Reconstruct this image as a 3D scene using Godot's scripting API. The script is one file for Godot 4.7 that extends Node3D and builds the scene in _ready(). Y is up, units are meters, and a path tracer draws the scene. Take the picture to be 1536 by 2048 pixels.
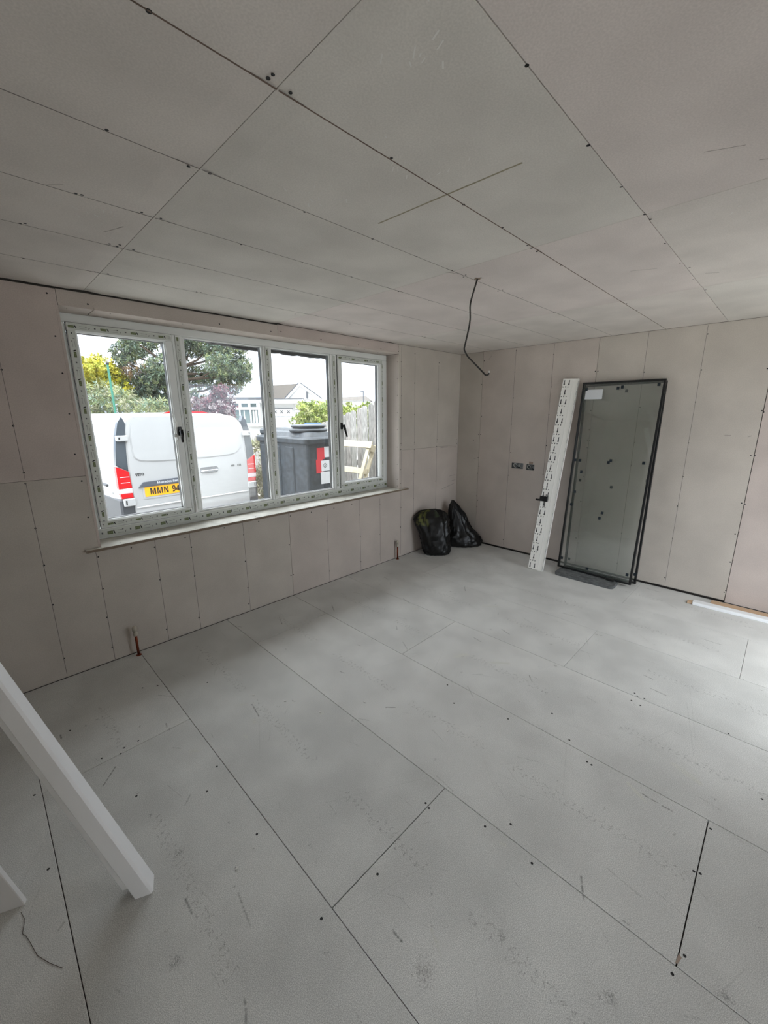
extends Node3D
# A bare plasterboarded room with a four-light window over a driveway. Corner of window wall and back wall at the origin, floor at y = 0, metres.

const CEILING_SCREWS := [2.001, 3.847, 2.015, 3.632, 2.030, 3.630, 2.014, 3.579, 2.008, 3.264, 2.002, 2.918, 2.006, 2.673, 1.994, 2.451, 1.994, 2.414, 1.993, 2.362, 1.999, 2.126, 2.005, 1.832, 2.003, 1.548, 2.002, 1.331, 2.002, 1.203, 2.011, 1.143, 2.008, 0.890, 1.608, 3.826, 1.592, 3.632, 1.600, 3.577, 1.598, 3.258, 1.601, 2.945, 1.603, 2.683, 1.605, 2.426, 1.590, 2.307, 1.614, 2.325, 1.587, 1.966, 1.614, 1.965, 1.598, 1.753, 1.616, 1.733, 1.598, 1.487, 1.595, 1.243, 1.606, 1.127, 1.595, 0.889, 1.208, 3.824, 1.211, 3.809, 1.214, 3.645, 1.213, 3.585, 1.196, 3.284, 1.200, 2.995, 1.202, 2.708, 1.200, 2.423, 1.196, 2.359, 1.198, 2.090, 1.203, 1.808, 1.207, 1.460, 1.200, 1.208, 0.827, 3.925, 0.839, 3.913, 0.839, 3.658, 0.831, 3.630, 0.856, 3.626, 0.837, 3.573, 0.819, 3.277, 0.823, 2.902, 0.821, 2.636, 0.809, 2.025, 0.815, 1.563, 0.404, 3.883, 0.414, 3.627, 0.423, 3.576, 0.422, 3.331, 0.415, 3.157, 0.422, 3.136, 0.355, 2.481, 0.371, 2.006, 0.420, 1.208, 0.420, 1.173, 2.399, 3.289, 2.396, 2.945, 2.396, 2.667, 2.400, 2.414, 2.405, 2.356, 2.392, 2.072, 2.391, 1.759, 2.411, 1.655, 2.390, 1.423, 2.406, 1.144, 2.398, 0.855, 2.396, 0.598, 2.399, 0.317]
const LEFT_SCREWS := [3.766, 2.162, 3.763, 1.953, 3.761, 1.765, 3.764, 1.550, 3.772, 1.326, 3.763, 1.171, 3.764, 0.955, 4.006, 1.767, 4.008, 1.490, 4.006, 1.245, 4.009, 1.187, 4.008, 0.937, 4.005, 0.719, 4.004, 0.477, 4.005, 0.128, 3.750, 0.703, 3.756, 0.496, 3.761, 0.304, 3.592, 2.138, 3.762, 0.094, 3.571, 0.718, 3.438, 0.690, 3.433, 0.458, 3.438, 0.089, 3.241, 0.712, 3.208, 0.634, 3.210, 0.418, 3.216, 0.092, 2.962, 0.725, 2.817, 0.640, 2.822, 0.425, 2.822, 0.204, 2.825, 0.064, 2.683, 0.720, 2.395, 0.712, 2.410, 0.496, 2.423, 0.466, 2.425, 0.186, 2.402, 0.189, 2.182, 0.707, 2.018, 0.596, 2.017, 0.318, 2.011, 0.109, 1.932, 0.701, 1.715, 0.701, 1.617, 0.581, 1.614, 0.363, 1.615, 0.096, 1.339, 0.640, 1.343, 0.323, 1.352, 0.107, 1.021, 0.552, 1.030, 0.338, 1.070, 2.173, 1.027, 2.039, 1.021, 1.900, 1.020, 1.715, 1.029, 1.498, 1.024, 1.238, 1.026, 1.175, 1.026, 0.965, 1.024, 0.817, 1.027, 0.336, 0.816, 2.134, 0.820, 1.847, 0.814, 1.532, 0.813, 1.237, 0.812, 1.161, 0.815, 0.899, 0.812, 0.622, 0.409, 2.078, 0.412, 1.804, 0.412, 1.528, 0.413, 1.249, 0.419, 1.173, 0.421, 0.770, 0.413, 0.556, 0.030, 1.231, 0.022, 1.184, 2.852, 2.138, 2.462, 2.140, 1.590, 2.137, 1.308, 2.132, 1.065, 2.133, 2.003, 2.136, 2.376, 2.150]
const BACK_SCREWS := [0.312, 2.104, 0.294, 1.856, 0.318, 1.706, 0.299, 1.545, 0.312, 1.506, 0.285, 1.299, 0.310, 1.300, 0.218, 1.224, 0.292, 1.030, 0.309, 0.931, 0.296, 0.847, 0.298, 0.574, 0.314, 0.522, 0.309, 0.446, 0.299, 0.328, 0.688, 2.172, 0.688, 1.959, 0.691, 1.695, 0.688, 1.420, 0.701, 1.116, 0.691, 0.862, 0.682, 0.473, 0.681, 0.108, 1.087, 2.096, 1.089, 1.790, 1.090, 1.522, 1.093, 1.209, 1.085, 0.911, 1.490, 1.909, 1.512, 1.908, 1.887, 1.873, 1.892, 1.580, 1.886, 1.276, 1.885, 1.073, 1.883, 0.714, 1.882, 0.431, 1.880, 0.129, 1.489, 1.556, 1.494, 1.378, 1.487, 1.283, 1.509, 1.282, 1.493, 1.208, 1.491, 0.930, 1.487, 0.682, 1.507, 0.523, 1.481, 0.297, 1.505, 0.250, 2.276, 0.754, 2.279, 0.467, 2.272, 0.095, 2.285, 2.126, 2.284, 1.861, 2.280, 1.615, 2.280, 1.289, 2.673, 1.842, 2.690, 1.544, 2.700, 1.534, 2.679, 1.211, 2.702, 1.211, 2.280, 1.010, 2.682, 0.841, 2.703, 0.835, 2.701, 0.609, 2.681, 0.588, 2.700, 0.372, 2.686, 0.351, 2.695, 0.105, 2.687, 0.087]
const FLOOR_SCREWS := [0.437, 3.719, 0.478, 3.651, 0.658, 3.434, 0.540, 4.075, 0.861, 3.853, 0.861, 3.914, 0.889, 3.934, 0.856, 4.002, 0.876, 4.244, 1.281, 4.244, 1.187, 3.946, 1.375, 3.731, 1.282, 3.648, 1.690, 3.672, 2.078, 3.661, 1.748, 3.782, 2.113, 3.449, 2.065, 3.128, 2.088, 3.136, 2.288, 3.044, 2.353, 2.967, 2.475, 3.044, 2.905, 2.973, 2.888, 3.045, 2.884, 2.678, 2.901, 2.672, 2.903, 2.453, 2.459, 2.459, 2.480, 2.463, 2.353, 2.386, 2.219, 2.267, 2.073, 2.465, 2.484, 1.785, 2.501, 1.801, 2.535, 1.799, 2.533, 1.876, 2.488, 1.865, 3.034, 2.153, 2.895, 1.801, 1.687, 2.462, 1.804, 2.563]

const ROOM_X := 3.7
const ROOM_Z := 4.75
const H := 2.2
const OUT := -0.34   # the drive lies lower than the floor

var M := {}
var rng := RandomNumberGenerator.new()
var taken := {}

# ---------------------------------------------------------------- materials
func mat(key: String, c: Color, rough := 0.8, extra := {}) -> StandardMaterial3D:
	var m := StandardMaterial3D.new()
	m.resource_name = key
	m.albedo_color = c
	m.roughness = rough
	for k in extra: m.set(k, extra[k])
	M[key] = m
	return m

func noise_image(size: int, freq: float, octaves: int, seed_: int, lo: float, hi: float, kind := FastNoiseLite.TYPE_SIMPLEX_SMOOTH) -> Image:
	# fractal noise between two greys
	var n := FastNoiseLite.new()
	n.noise_type = kind
	n.seed = seed_
	n.frequency = freq
	n.fractal_octaves = octaves
	var im := n.get_seamless_image(size, size)
	im.convert(Image.FORMAT_L8)
	var data := im.get_data()
	var lut := PackedByteArray()
	for i in 256: lut.append(int(clampf(lerpf(lo, hi, clampf((i / 255.0 - 0.5) * 1.6 + 0.5, 0.0, 1.0)), 0.0, 1.0) * 255.0))
	for i in data.size(): data[i] = lut[data[i]]
	im = Image.create_from_data(size, size, false, Image.FORMAT_L8, data)
	im.convert(Image.FORMAT_RGB8)
	return im

func tex(im: Image) -> ImageTexture:
	return ImageTexture.create_from_image(im)

func stroke(im: Image, a: Vector2, b: Vector2, w: float, c: Color, alpha: float, ragged := 0.0) -> void:
	var n := int(maxf(absf(b.x - a.x), absf(b.y - a.y))) + 1
	var r := int(ceil(w))
	for i in n + 1:
		if ragged > 0.0 and rng.randf() < ragged: continue
		var p := a.lerp(b, float(i) / n)
		for dy in range(-r, r + 1):
			for dx in range(-r, r + 1):
				var d := Vector2(dx, dy).length()
				if d > w: continue
				var q := Vector2i(int(p.x) + dx, int(p.y) + dy)
				if q.x < 0 or q.y < 0 or q.x >= im.get_width() or q.y >= im.get_height(): continue
				im.set_pixelv(q, im.get_pixelv(q).lerp(c, alpha))

func blotch(im: Image, at: Vector2, r: float, c: Color, alpha: float, density: float) -> void:
	for i in int(r * r * density):
		var p := at + Vector2(rng.randfn(0, r * 0.45), rng.randfn(0, r * 0.45))
		var q := Vector2i(p)
		if q.x < 0 or q.y < 0 or q.x >= im.get_width() or q.y >= im.get_height(): continue
		im.set_pixelv(q, im.get_pixelv(q).lerp(c, alpha))

func floor_map() -> Image:
	# 2048 pixels for 5.12 m: patches, scuffs, plaster splashes and faint factory print
	var im := noise_image(2048, 0.006, 6, 11, 0.93, 1.0)
	var px := 400.0
	var dark := Color(0.22, 0.21, 0.2)
	var white := Color(0.97, 0.97, 0.95)
	for i in 420:   # short dark scuffs, mostly along the boards
		var p := Vector2(rng.randf_range(0, 4.6), rng.randf_range(0, 4.7)) * px
		var an := rng.randfn(0.0, 0.5)
		var l := rng.randf_range(6, 46)
		stroke(im, p, p + Vector2(cos(an), sin(an)) * l, rng.randf_range(0.5, 1.2), dark, rng.randf_range(0.05, 0.24), 0.35)
	for i in 60:   # long faint scratches
		var p := Vector2(rng.randf_range(0, 4.4), rng.randf_range(0, 4.6)) * px
		var an := rng.randf_range(-1.4, 1.4)
		stroke(im, p, p + Vector2(cos(an), sin(an)) * rng.randf_range(60, 190), 0.8, dark, 0.08, 0.25)
	for i in 170:   # pale scratches
		var p := Vector2(rng.randf_range(0, 4.6), rng.randf_range(0, 4.7)) * px
		var an := rng.randf_range(0, PI)
		stroke(im, p, p + Vector2(cos(an), sin(an)) * rng.randf_range(4, 26), 0.8, white, rng.randf_range(0.15, 0.5), 0.3)
	for z in [0.32, 0.92, 1.5, 2.12, 2.72, 3.32, 3.92]:   # broken factory print along the middle of the boards
		var x: float = rng.randf_range(0.2, 0.5)
		while x < 4.3:
			var l: float = rng.randf_range(0.35, 0.8)
			var q: float = x
			while q < x + l:
				for k in 5:
					var a := Vector2(q + rng.randf_range(-0.006, 0.006), z + rng.randf_range(-0.022, 0.022)) * px
					stroke(im, a, a + Vector2(rng.randf_range(-4, 4), rng.randf_range(-4, 4)), 0.7, dark, 0.2, 0.2)
				q += 0.026
			x += l + rng.randf_range(0.12, 0.5)
	for s in [[2.34, 3.44, 2.40, 3.47, 3.0], [0.96, 3.41, 1.0, 3.36, 4.0], [1.13, 3.39, 1.16, 3.4, 5.0], [1.2, 3.47, 1.22, 3.47, 5.0], [1.1, 3.7, 1.14, 3.67, 4.0], [1.74, 2.1, 1.84, 2.02, 8.0], [1.55, 2.2, 1.6, 2.12, 9.0], [1.34, 3.12, 1.36, 3.11, 4.0], [0.56, 4.27, 0.62, 4.24, 6.0], [2.74, 2.2, 2.84, 2.24, 9.0], [2.36, 3.06, 2.38, 3.05, 4.0], [2.62, 2.45, 2.7, 2.5, 6.0], [1.3, 1.45, 1.4, 1.36, 6.0], [0.9, 1.9, 0.95, 1.84, 6.0]]:
		stroke(im, Vector2(s[0], s[1]) * px, Vector2(s[2], s[3]) * px, s[4] * 0.5, white, 0.4, 0.25)
		blotch(im, Vector2(s[0] + s[2], s[1] + s[3]) * 0.5 * px, s[4] * 2.0, white, 0.5, 1.4)
	for s in [[2.385, 3.53, 14.0], [3.0, 3.0, 8.0], [2.06, 1.84, 7.0], [2.78, 3.22, 9.0], [1.86, 4.02, 10.0], [2.05, 4.2, 8.0], [2.5, 3.3, 6.0], [1.55, 3.9, 7.0]]:
		blotch(im, Vector2(s[0], s[1]) * px, s[2], dark, 0.14, 1.6)
	for i in 500:
		blotch(im, Vector2(rng.randf_range(0, 4.6), rng.randf_range(0, 4.7)) * px, rng.randf_range(1.5, 4.0), white if rng.randf() < 0.55 else dark, 0.2, 1.0)
	return im

func tape_map() -> Image:
	# protective film on the window frames: pale film, leaf mark, olive block, small square, thin line of print; 0.16 m a repeat
	var im := Image.create(320, 80, false, Image.FORMAT_RGB8)
	im.fill(Color(0.86, 0.87, 0.85))
	im.fill_rect(Rect2i(92, 24, 62, 30), Color(0.36, 0.4, 0.24))
	for i in 5: im.fill_rect(Rect2i(98 + i * 11, 30, 5, 18), Color(0.58, 0.61, 0.45))
	for y in 40:
		var w := int(13.0 * sin(PI * (y + 2) / 43.0))
		im.fill_rect(Rect2i(160 + y / 3 - w / 2, 18 + y, w + 2, 1), Color(0.05, 0.06, 0.05))
	im.fill_rect(Rect2i(28, 28, 17, 17), Color(0.36, 0.37, 0.37))
	for i in 12: im.fill_rect(Rect2i(204 + i * 6, 52 + i % 2, 4, 4), Color(0.5, 0.5, 0.5))
	im.fill_rect(Rect2i(206, 26, 56, 3), Color(0.45, 0.45, 0.45))
	im.fill_rect(Rect2i(262, 22, 14, 8), Color(0.12, 0.12, 0.12))
	im.fill_rect(Rect2i(294, 42, 5, 18), Color(0.4, 0.4, 0.4))
	im.fill_rect(Rect2i(299, 40, 8, 5), Color(0.3, 0.3, 0.3))
	return im

func make_materials() -> void:
	var paper := tex(noise_image(1024, 0.0045, 4, 3, 0.945, 1.0))
	var grain := tex(noise_image(512, 0.12, 3, 5, 0.95, 1.0))
	for v in 6:   # wall tones, then the same board painted paler on the ceiling for missing light
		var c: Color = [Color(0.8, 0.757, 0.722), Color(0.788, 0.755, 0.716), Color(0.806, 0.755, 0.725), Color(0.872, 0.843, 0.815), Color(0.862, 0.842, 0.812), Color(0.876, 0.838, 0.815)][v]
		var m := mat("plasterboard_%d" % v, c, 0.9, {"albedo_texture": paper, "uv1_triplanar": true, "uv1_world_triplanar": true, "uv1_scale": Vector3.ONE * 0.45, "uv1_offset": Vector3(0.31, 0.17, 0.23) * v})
		m.detail_enabled = true
		m.detail_albedo = grain
		m.detail_blend_mode = BaseMaterial3D.BLEND_MODE_MUL
		m.detail_uv_layer = BaseMaterial3D.DETAIL_UV_2
		m.uv2_triplanar = true
		m.uv2_world_triplanar = true
		m.uv2_scale = Vector3.ONE * 2.5
	var fmap := tex(floor_map())
	var fgrain := tex(noise_image(1024, 0.17, 3, 21, 0.74, 1.0))
	for v in 3:
		var c: Color = [Color(0.945, 0.942, 0.926), Color(0.93, 0.928, 0.912), Color(0.958, 0.954, 0.938)][v]
		var m := mat("floorboard_%d" % v, c, 0.62, {"albedo_texture": fmap, "uv1_triplanar": true, "uv1_world_triplanar": true, "uv1_scale": Vector3.ONE / 5.12, "metallic_specular": 0.35})
		m.detail_enabled = true
		m.detail_albedo = fgrain
		m.detail_blend_mode = BaseMaterial3D.BLEND_MODE_MUL
		m.detail_uv_layer = BaseMaterial3D.DETAIL_UV_2
		m.uv2_triplanar = true
		m.uv2_world_triplanar = true
		m.uv2_scale = Vector3.ONE * 1.9
	mat("core", Color(0.42, 0.4, 0.38), 0.95)
	mat("board_edge", Color(0.62, 0.55, 0.5), 0.95)
	mat("pencil", Color(0.5, 0.475, 0.455), 0.9)
	mat("brown_pencil", Color(0.43, 0.36, 0.32), 0.9)
	mat("olive_mark", Color(0.58, 0.55, 0.46), 0.9)
	mat("pale_scuff", Color(0.86, 0.85, 0.83), 0.9)
	mat("dark_scuff", Color(0.62, 0.59, 0.565), 0.9)
	mat("screw", Color(0.055, 0.052, 0.05), 0.6)
	mat("upvc", Color(0.9, 0.91, 0.9), 0.32)
	mat("tape", Color(0.93, 0.94, 0.93), 0.4, {"albedo_texture": tex(tape_map())})
	mat("film", Color(0.97, 0.97, 0.96), 0.3)
	mat("gasket", Color(0.045, 0.05, 0.055), 0.5)
	mat("glass", Color(0.4, 0.42, 0.42, 0.12), 0.02, {"transparency": BaseMaterial3D.TRANSPARENCY_ALPHA})
	mat("unit_glass", Color(0.44, 0.54, 0.5, 0.035), 0.03, {"transparency": BaseMaterial3D.TRANSPARENCY_ALPHA})
	mat("sill", Color(0.83, 0.82, 0.78), 0.6, {"albedo_texture": tex(noise_image(512, 0.02, 4, 31, 0.9, 1.0)), "uv1_triplanar": true, "uv1_world_triplanar": true})
	mat("sill_edge", Color(0.5, 0.44, 0.38), 0.8)
	mat("black_plastic", Color(0.03, 0.03, 0.032), 0.4)
	mat("handle", Color(0.04, 0.04, 0.042), 0.3)
	mat("copper", Color(0.5, 0.25, 0.17), 0.35, {"metallic": 0.85})
	mat("fitting", Color(0.72, 0.69, 0.63), 0.5)
	mat("cable", Color(0.2, 0.19, 0.18), 0.6)
	mat("cable_pale", Color(0.82, 0.82, 0.8), 0.5)
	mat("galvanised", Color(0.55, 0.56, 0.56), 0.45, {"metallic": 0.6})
	mat("white_steel", Color(0.93, 0.925, 0.9), 0.45)
	mat("white_trim", Color(0.94, 0.945, 0.95), 0.4)
	mat("spacer", Color(0.02, 0.022, 0.024), 0.45)
	mat("blue_pad", Color(0.05, 0.1, 0.14), 0.7)
	mat("paper_label", Color(0.82, 0.83, 0.84), 0.7)
	mat("grey_board", Color(0.42, 0.43, 0.43), 0.85, {"albedo_texture": tex(noise_image(512, 0.03, 4, 41, 0.75, 1.0)), "uv1_triplanar": true})
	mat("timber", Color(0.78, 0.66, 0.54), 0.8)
	mat("bag", Color(1, 1, 1), 0.34, {"vertex_color_use_as_albedo": true, "metallic_specular": 0.45})
	# outside
	mat("concrete", Color(0.76, 0.75, 0.73), 0.9, {"albedo_texture": tex(noise_image(1024, 0.01, 5, 51, 0.78, 1.0)), "uv1_triplanar": true, "uv1_world_triplanar": true, "uv1_scale": Vector3.ONE * 0.3})
	mat("render", Color(0.7, 0.7, 0.695), 0.9)
	mat("van_white", Color(0.66, 0.665, 0.67), 0.22, {"clearcoat_enabled": true, "clearcoat": 0.5, "clearcoat_roughness": 0.05})
	mat("van_trim", Color(0.2, 0.21, 0.23), 0.5)
	mat("van_glass", Color(0.25, 0.28, 0.31), 0.12)
	mat("red_lens", Color(0.78, 0.06, 0.1), 0.15)
	mat("clear_lens", Color(0.88, 0.8, 0.82), 0.15)
	mat("chrome", Color(0.62, 0.63, 0.65), 0.25, {"metallic": 0.8})
	mat("strip_grey", Color(0.38, 0.4, 0.44), 0.3, {"metallic": 0.4})
	mat("plate", Color(0.98, 0.68, 0.1), 0.4)
	mat("ink", Color(0.1, 0.1, 0.11), 0.5)
	mat("pale_ink", Color(0.85, 0.87, 0.9), 0.5)
	mat("tyre", Color(0.06, 0.06, 0.062), 0.8)
	mat("tank", Color(0.25, 0.275, 0.3), 0.55, {"albedo_texture": tex(noise_image(512, 0.02, 5, 61, 0.72, 1.0)), "uv1_triplanar": true})
	mat("sticker_red", Color(0.85, 0.2, 0.24), 0.5)
	mat("sticker_white", Color(0.9, 0.91, 0.92), 0.5)
	mat("sticker_yellow", Color(0.9, 0.72, 0.25), 0.5)
	for v in 3: mat("picket_%d" % v, [Color(0.66, 0.64, 0.62), Color(0.7, 0.69, 0.67), Color(0.6, 0.59, 0.57)][v], 0.9, {"albedo_texture": tex(noise_image(256, 0.03, 4, 70 + v, 0.72, 1.0)), "uv1_triplanar": true, "uv1_scale": Vector3(6, 0.8, 6)})
	mat("pallet", Color(0.8, 0.76, 0.66), 0.9)
	mat("dark_fence", Color(0.2, 0.2, 0.21), 0.9)
	mat("blue_bin", Color(0.1, 0.27, 0.62), 0.5)
	mat("roof_tile", Color(0.4, 0.375, 0.35), 0.9, {"albedo_texture": tex(noise_image(256, 0.05, 4, 81, 0.66, 1.0)), "uv1_triplanar": true, "uv1_scale": Vector3(0.8, 3.0, 0.8)})
	mat("flat_roof", Color(0.3, 0.31, 0.33), 0.9)
	mat("white_paint", Color(0.75, 0.755, 0.76), 0.6)
	mat("dark_pane", Color(0.3, 0.36, 0.36), 0.08)
	mat("leaf", Color(1, 1, 1), 0.75, {"vertex_color_use_as_albedo": true, "backlight_enabled": true, "backlight": Color(0.1, 0.11, 0.06)})
	mat("bark", Color(0.3, 0.25, 0.21), 0.95)
	mat("teal_pole", Color(0.18, 0.42, 0.35), 0.6)
	mat("stone", Color(0.8, 0.78, 0.74), 0.9)
	mat("felt", Color(0.16, 0.165, 0.17), 0.9)

# ---------------------------------------------------------------- mesh helpers
func st() -> SurfaceTool:
	var s := SurfaceTool.new()
	s.begin(Mesh.PRIMITIVE_TRIANGLES)
	s.set_smooth_group(-1)
	return s

func quad(s: SurfaceTool, a: Vector3, b: Vector3, c: Vector3, d: Vector3) -> void:   # counterclockwise from outside
	for v in [a, c, b, a, d, c]: s.add_vertex(v)

func box(s: SurfaceTool, lo: Vector3, hi: Vector3, t := Transform3D.IDENTITY) -> void:
	var p := []
	for i in 8: p.append(t * Vector3(hi.x if i & 1 else lo.x, hi.y if i & 2 else lo.y, hi.z if i & 4 else lo.z))
	quad(s, p[0], p[4], p[6], p[2]); quad(s, p[1], p[3], p[7], p[5])
	quad(s, p[0], p[1], p[5], p[4]); quad(s, p[2], p[6], p[7], p[3])
	quad(s, p[0], p[2], p[3], p[1]); quad(s, p[4], p[5], p[7], p[6])

func cham(s: SurfaceTool, lo: Vector3, hi: Vector3, b: float, t := Transform3D.IDENTITY) -> void:   # a box with chamfered edges
	var f := func(x: int, y: int, z: int, k: int) -> Vector3:
		var v := Vector3(hi.x if x else lo.x, hi.y if y else lo.y, hi.z if z else lo.z)
		for a in 3:
			if a != k: v[a] += b * (-1.0 if [x, y, z][a] else 1.0)
		return t * v
	var g := func(k: int, side: int) -> Array:
		var o := []
		for uv in [[0, 0], [1, 0], [1, 1], [0, 1]]:
			var c := [0, 0, 0]
			c[k] = side; c[(k + 1) % 3] = uv[0]; c[(k + 2) % 3] = uv[1]
			o.append(f.call(c[0], c[1], c[2], k))
		return o
	for k in 3:
		var q: Array = g.call(k, 1)
		quad(s, q[0], q[1], q[2], q[3])
		q = g.call(k, 0)
		quad(s, q[3], q[2], q[1], q[0])
	for k in 3:   # edges along axis k
		var i := (k + 1) % 3
		var j := (k + 2) % 3
		for u in 2:
			for w in 2:
				var c0 := [0, 0, 0]
				c0[i] = u; c0[j] = w
				var c1 := c0.duplicate()
				c1[k] = 1
				var a: Vector3 = f.call(c0[0], c0[1], c0[2], i)
				var a2: Vector3 = f.call(c1[0], c1[1], c1[2], i)
				var d: Vector3 = f.call(c0[0], c0[1], c0[2], j)
				var d2: Vector3 = f.call(c1[0], c1[1], c1[2], j)
				if u == w: quad(s, a, d, d2, a2)
				else: quad(s, a, a2, d2, d)
	for n in 8:
		var x := n & 1
		var y := (n >> 1) & 1
		var z := (n >> 2) & 1
		var a: Vector3 = f.call(x, y, z, 0)
		var b2: Vector3 = f.call(x, y, z, 1)
		var c2: Vector3 = f.call(x, y, z, 2)
		if (x + y + z) % 2 == 1:
			for v in [a, c2, b2]: s.add_vertex(v)
		else:
			for v in [a, b2, c2]: s.add_vertex(v)

func frame_box(s: SurfaceTool, lo: Vector3, hi: Vector3, w: float, b := 0.003) -> void:   # a rectangular frame in a plane of constant x
	cham(s, Vector3(lo.x, hi.y - w, lo.z), hi, b)
	cham(s, lo, Vector3(hi.x, lo.y + w, hi.z), b)
	cham(s, Vector3(lo.x, lo.y + w, lo.z), Vector3(hi.x, hi.y - w, lo.z + w), b)
	cham(s, Vector3(lo.x, lo.y + w, hi.z - w), Vector3(hi.x, hi.y - w, hi.z), b)

func tube(s: SurfaceTool, pts: Array, r, n := 8) -> void:   # r a number or one for each point
	var rings := []
	var up := Vector3.UP
	for i in pts.size():
		var d: Vector3 = (pts[mini(i + 1, pts.size() - 1)] - pts[maxi(i - 1, 0)]).normalized()
		if absf(d.dot(up)) > 0.98: up = Vector3.RIGHT
		var x := up.cross(d).normalized()
		var y := d.cross(x)
		up = y
		var ring := []
		var rr: float = r[i] if r is Array else r
		for k in n: ring.append(pts[i] + (x * cos(TAU * k / n) + y * sin(TAU * k / n)) * rr)
		rings.append(ring)
	loft(s, rings)

func loft(s: SurfaceTool, rings: Array, caps := true) -> void:   # rings counterclockwise seen from ahead
	for i in rings.size() - 1:
		var n: int = rings[i].size()
		for k in n: quad(s, rings[i][k], rings[i][(k + 1) % n], rings[i + 1][(k + 1) % n], rings[i + 1][k])
	if caps:
		fan(s, rings[0], true)
		fan(s, rings[-1], false)

func fan(s: SurfaceTool, ring: Array, flip: bool) -> void:
	var c := Vector3.ZERO
	for v in ring: c += v
	c /= ring.size()
	for k in ring.size():
		var a: Vector3 = ring[k]
		var b: Vector3 = ring[(k + 1) % ring.size()]
		for v in ([c, a, b] if flip else [c, b, a]): s.add_vertex(v)

func prism(s: SurfaceTool, poly: PackedVector2Array, z0: float, z1: float, t := Transform3D.IDENTITY) -> void:   # poly counterclockwise in x, y; extruded in z
	if Geometry2D.is_polygon_clockwise(poly): poly.reverse()
	var idx := Geometry2D.triangulate_polygon(poly)
	for i in range(0, idx.size(), 3):
		var a := poly[idx[i]]
		var b := poly[idx[i + 1]]
		var c := poly[idx[i + 2]]
		if (b - a).cross(c - a) < 0:
			var h := b
			b = c
			c = h
		for v in [a, c, b]: s.add_vertex(t * Vector3(v.x, v.y, z1))
		for v in [a, b, c]: s.add_vertex(t * Vector3(v.x, v.y, z0))
	for k in poly.size():
		var a := poly[k]
		var b := poly[(k + 1) % poly.size()]
		quad(s, t * Vector3(a.x, a.y, z0), t * Vector3(b.x, b.y, z0), t * Vector3(b.x, b.y, z1), t * Vector3(a.x, a.y, z1))

func round_rect(x0: float, y0: float, x1: float, y1: float, r: float, n := 5) -> PackedVector2Array:
	var o := PackedVector2Array()
	for c in [[x1 - r, y0 + r, -PI / 2], [x1 - r, y1 - r, 0.0], [x0 + r, y1 - r, PI / 2], [x0 + r, y0 + r, PI]]:
		for i in n + 1: o.append(Vector2(c[0], c[1]) + Vector2.from_angle(c[2] + PI / 2 * i / n) * r)
	return o

func lathe(s: SurfaceTool, prof: Array, at: Vector3, n := 16) -> void:   # prof: [radius, height] from the bottom up
	var rings := []
	for p in prof:
		var ring := []
		for k in n: ring.append(at + Vector3(cos(-TAU * k / n) * p[0], p[1], sin(-TAU * k / n) * p[0]))
		rings.append(ring)
	loft(s, rings)

func mesh_of(s: SurfaceTool, smooth := false) -> ArrayMesh:
	if smooth: s.index()
	s.generate_normals()
	return s.commit()

# ---------------------------------------------------------------- scene helpers
func numbered(called: String) -> String:
	if not taken.has(called):
		taken[called] = 0
		return called
	taken[called] += 1
	return "%s_%03d" % [called, taken[called]]

func part(called: String, mesh: Mesh, m: Material, parent: Node) -> MeshInstance3D:
	var o := MeshInstance3D.new()
	o.name = called
	o.mesh = mesh
	o.material_override = m
	parent.add_child(o, true)
	return o

func piece(called: String, s: SurfaceTool, key: String, parent: Node, smooth := false) -> MeshInstance3D:
	return part(called, mesh_of(s, smooth), M[key], parent)

func thing(called: String, label: String, category: String, at := Vector3.ZERO, turn := 0.0, group := "") -> Node3D:
	var o := Node3D.new()
	o.name = numbered(called)
	add_child(o)
	o.position = at
	o.rotation.y = turn
	o.set_meta("label", label)
	o.set_meta("category", category)
	if group: o.set_meta("group", group)
	return o

func structure(called: String) -> Node3D:
	var o := Node3D.new()
	o.name = called
	add_child(o)
	o.set_meta("kind", "structure")
	return o

func words(text: String, height: float, depth: float, key: String, parent: Node, at: Vector3, bold := false, narrow := 1.0) -> MeshInstance3D:
	var t := TextMesh.new()
	var f := SystemFont.new()
	f.font_names = PackedStringArray(["Droid Sans"])
	if bold: f.font_weight = 700
	t.font = f
	t.text = text
	t.font_size = 64
	t.pixel_size = height / 46.0
	t.depth = depth
	t.horizontal_alignment = HORIZONTAL_ALIGNMENT_LEFT
	t.vertical_alignment = VERTICAL_ALIGNMENT_CENTER
	t.curve_step = 2.0
	var o := part("lettering", t, M[key], parent)
	o.position = at
	o.scale.x = narrow
	return o

func sst() -> SurfaceTool:
	var s := st()
	s.set_smooth_group(0)
	return s

# ---------------------------------------------------------------- room
func rect_minus(r: Rect2, holes: Array) -> Array:
	# cut rectangles out of a rectangle: the grid cells that stay
	var xs := [r.position.x, r.end.x]
	var ys := [r.position.y, r.end.y]
	for h in holes:
		for v in [h.position.x, h.end.x]:
			if v > r.position.x and v < r.end.x: xs.append(v)
		for v in [h.position.y, h.end.y]:
			if v > r.position.y and v < r.end.y: ys.append(v)
	xs.sort()
	ys.sort()
	var out := []
	for i in xs.size() - 1:
		var run := -1
		for j in ys.size():
			var solid := false
			if j < ys.size() - 1:
				var c := Vector2((xs[i] + xs[i + 1]) / 2, (ys[j] + ys[j + 1]) / 2)
				solid = true
				for h in holes:
					if h.has_point(c): solid = false
			if solid and run < 0: run = j
			if not solid and run >= 0:
				out.append(Rect2(xs[i], ys[run], xs[i + 1] - xs[i], ys[j] - ys[run]))
				run = -1
	return out

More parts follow.
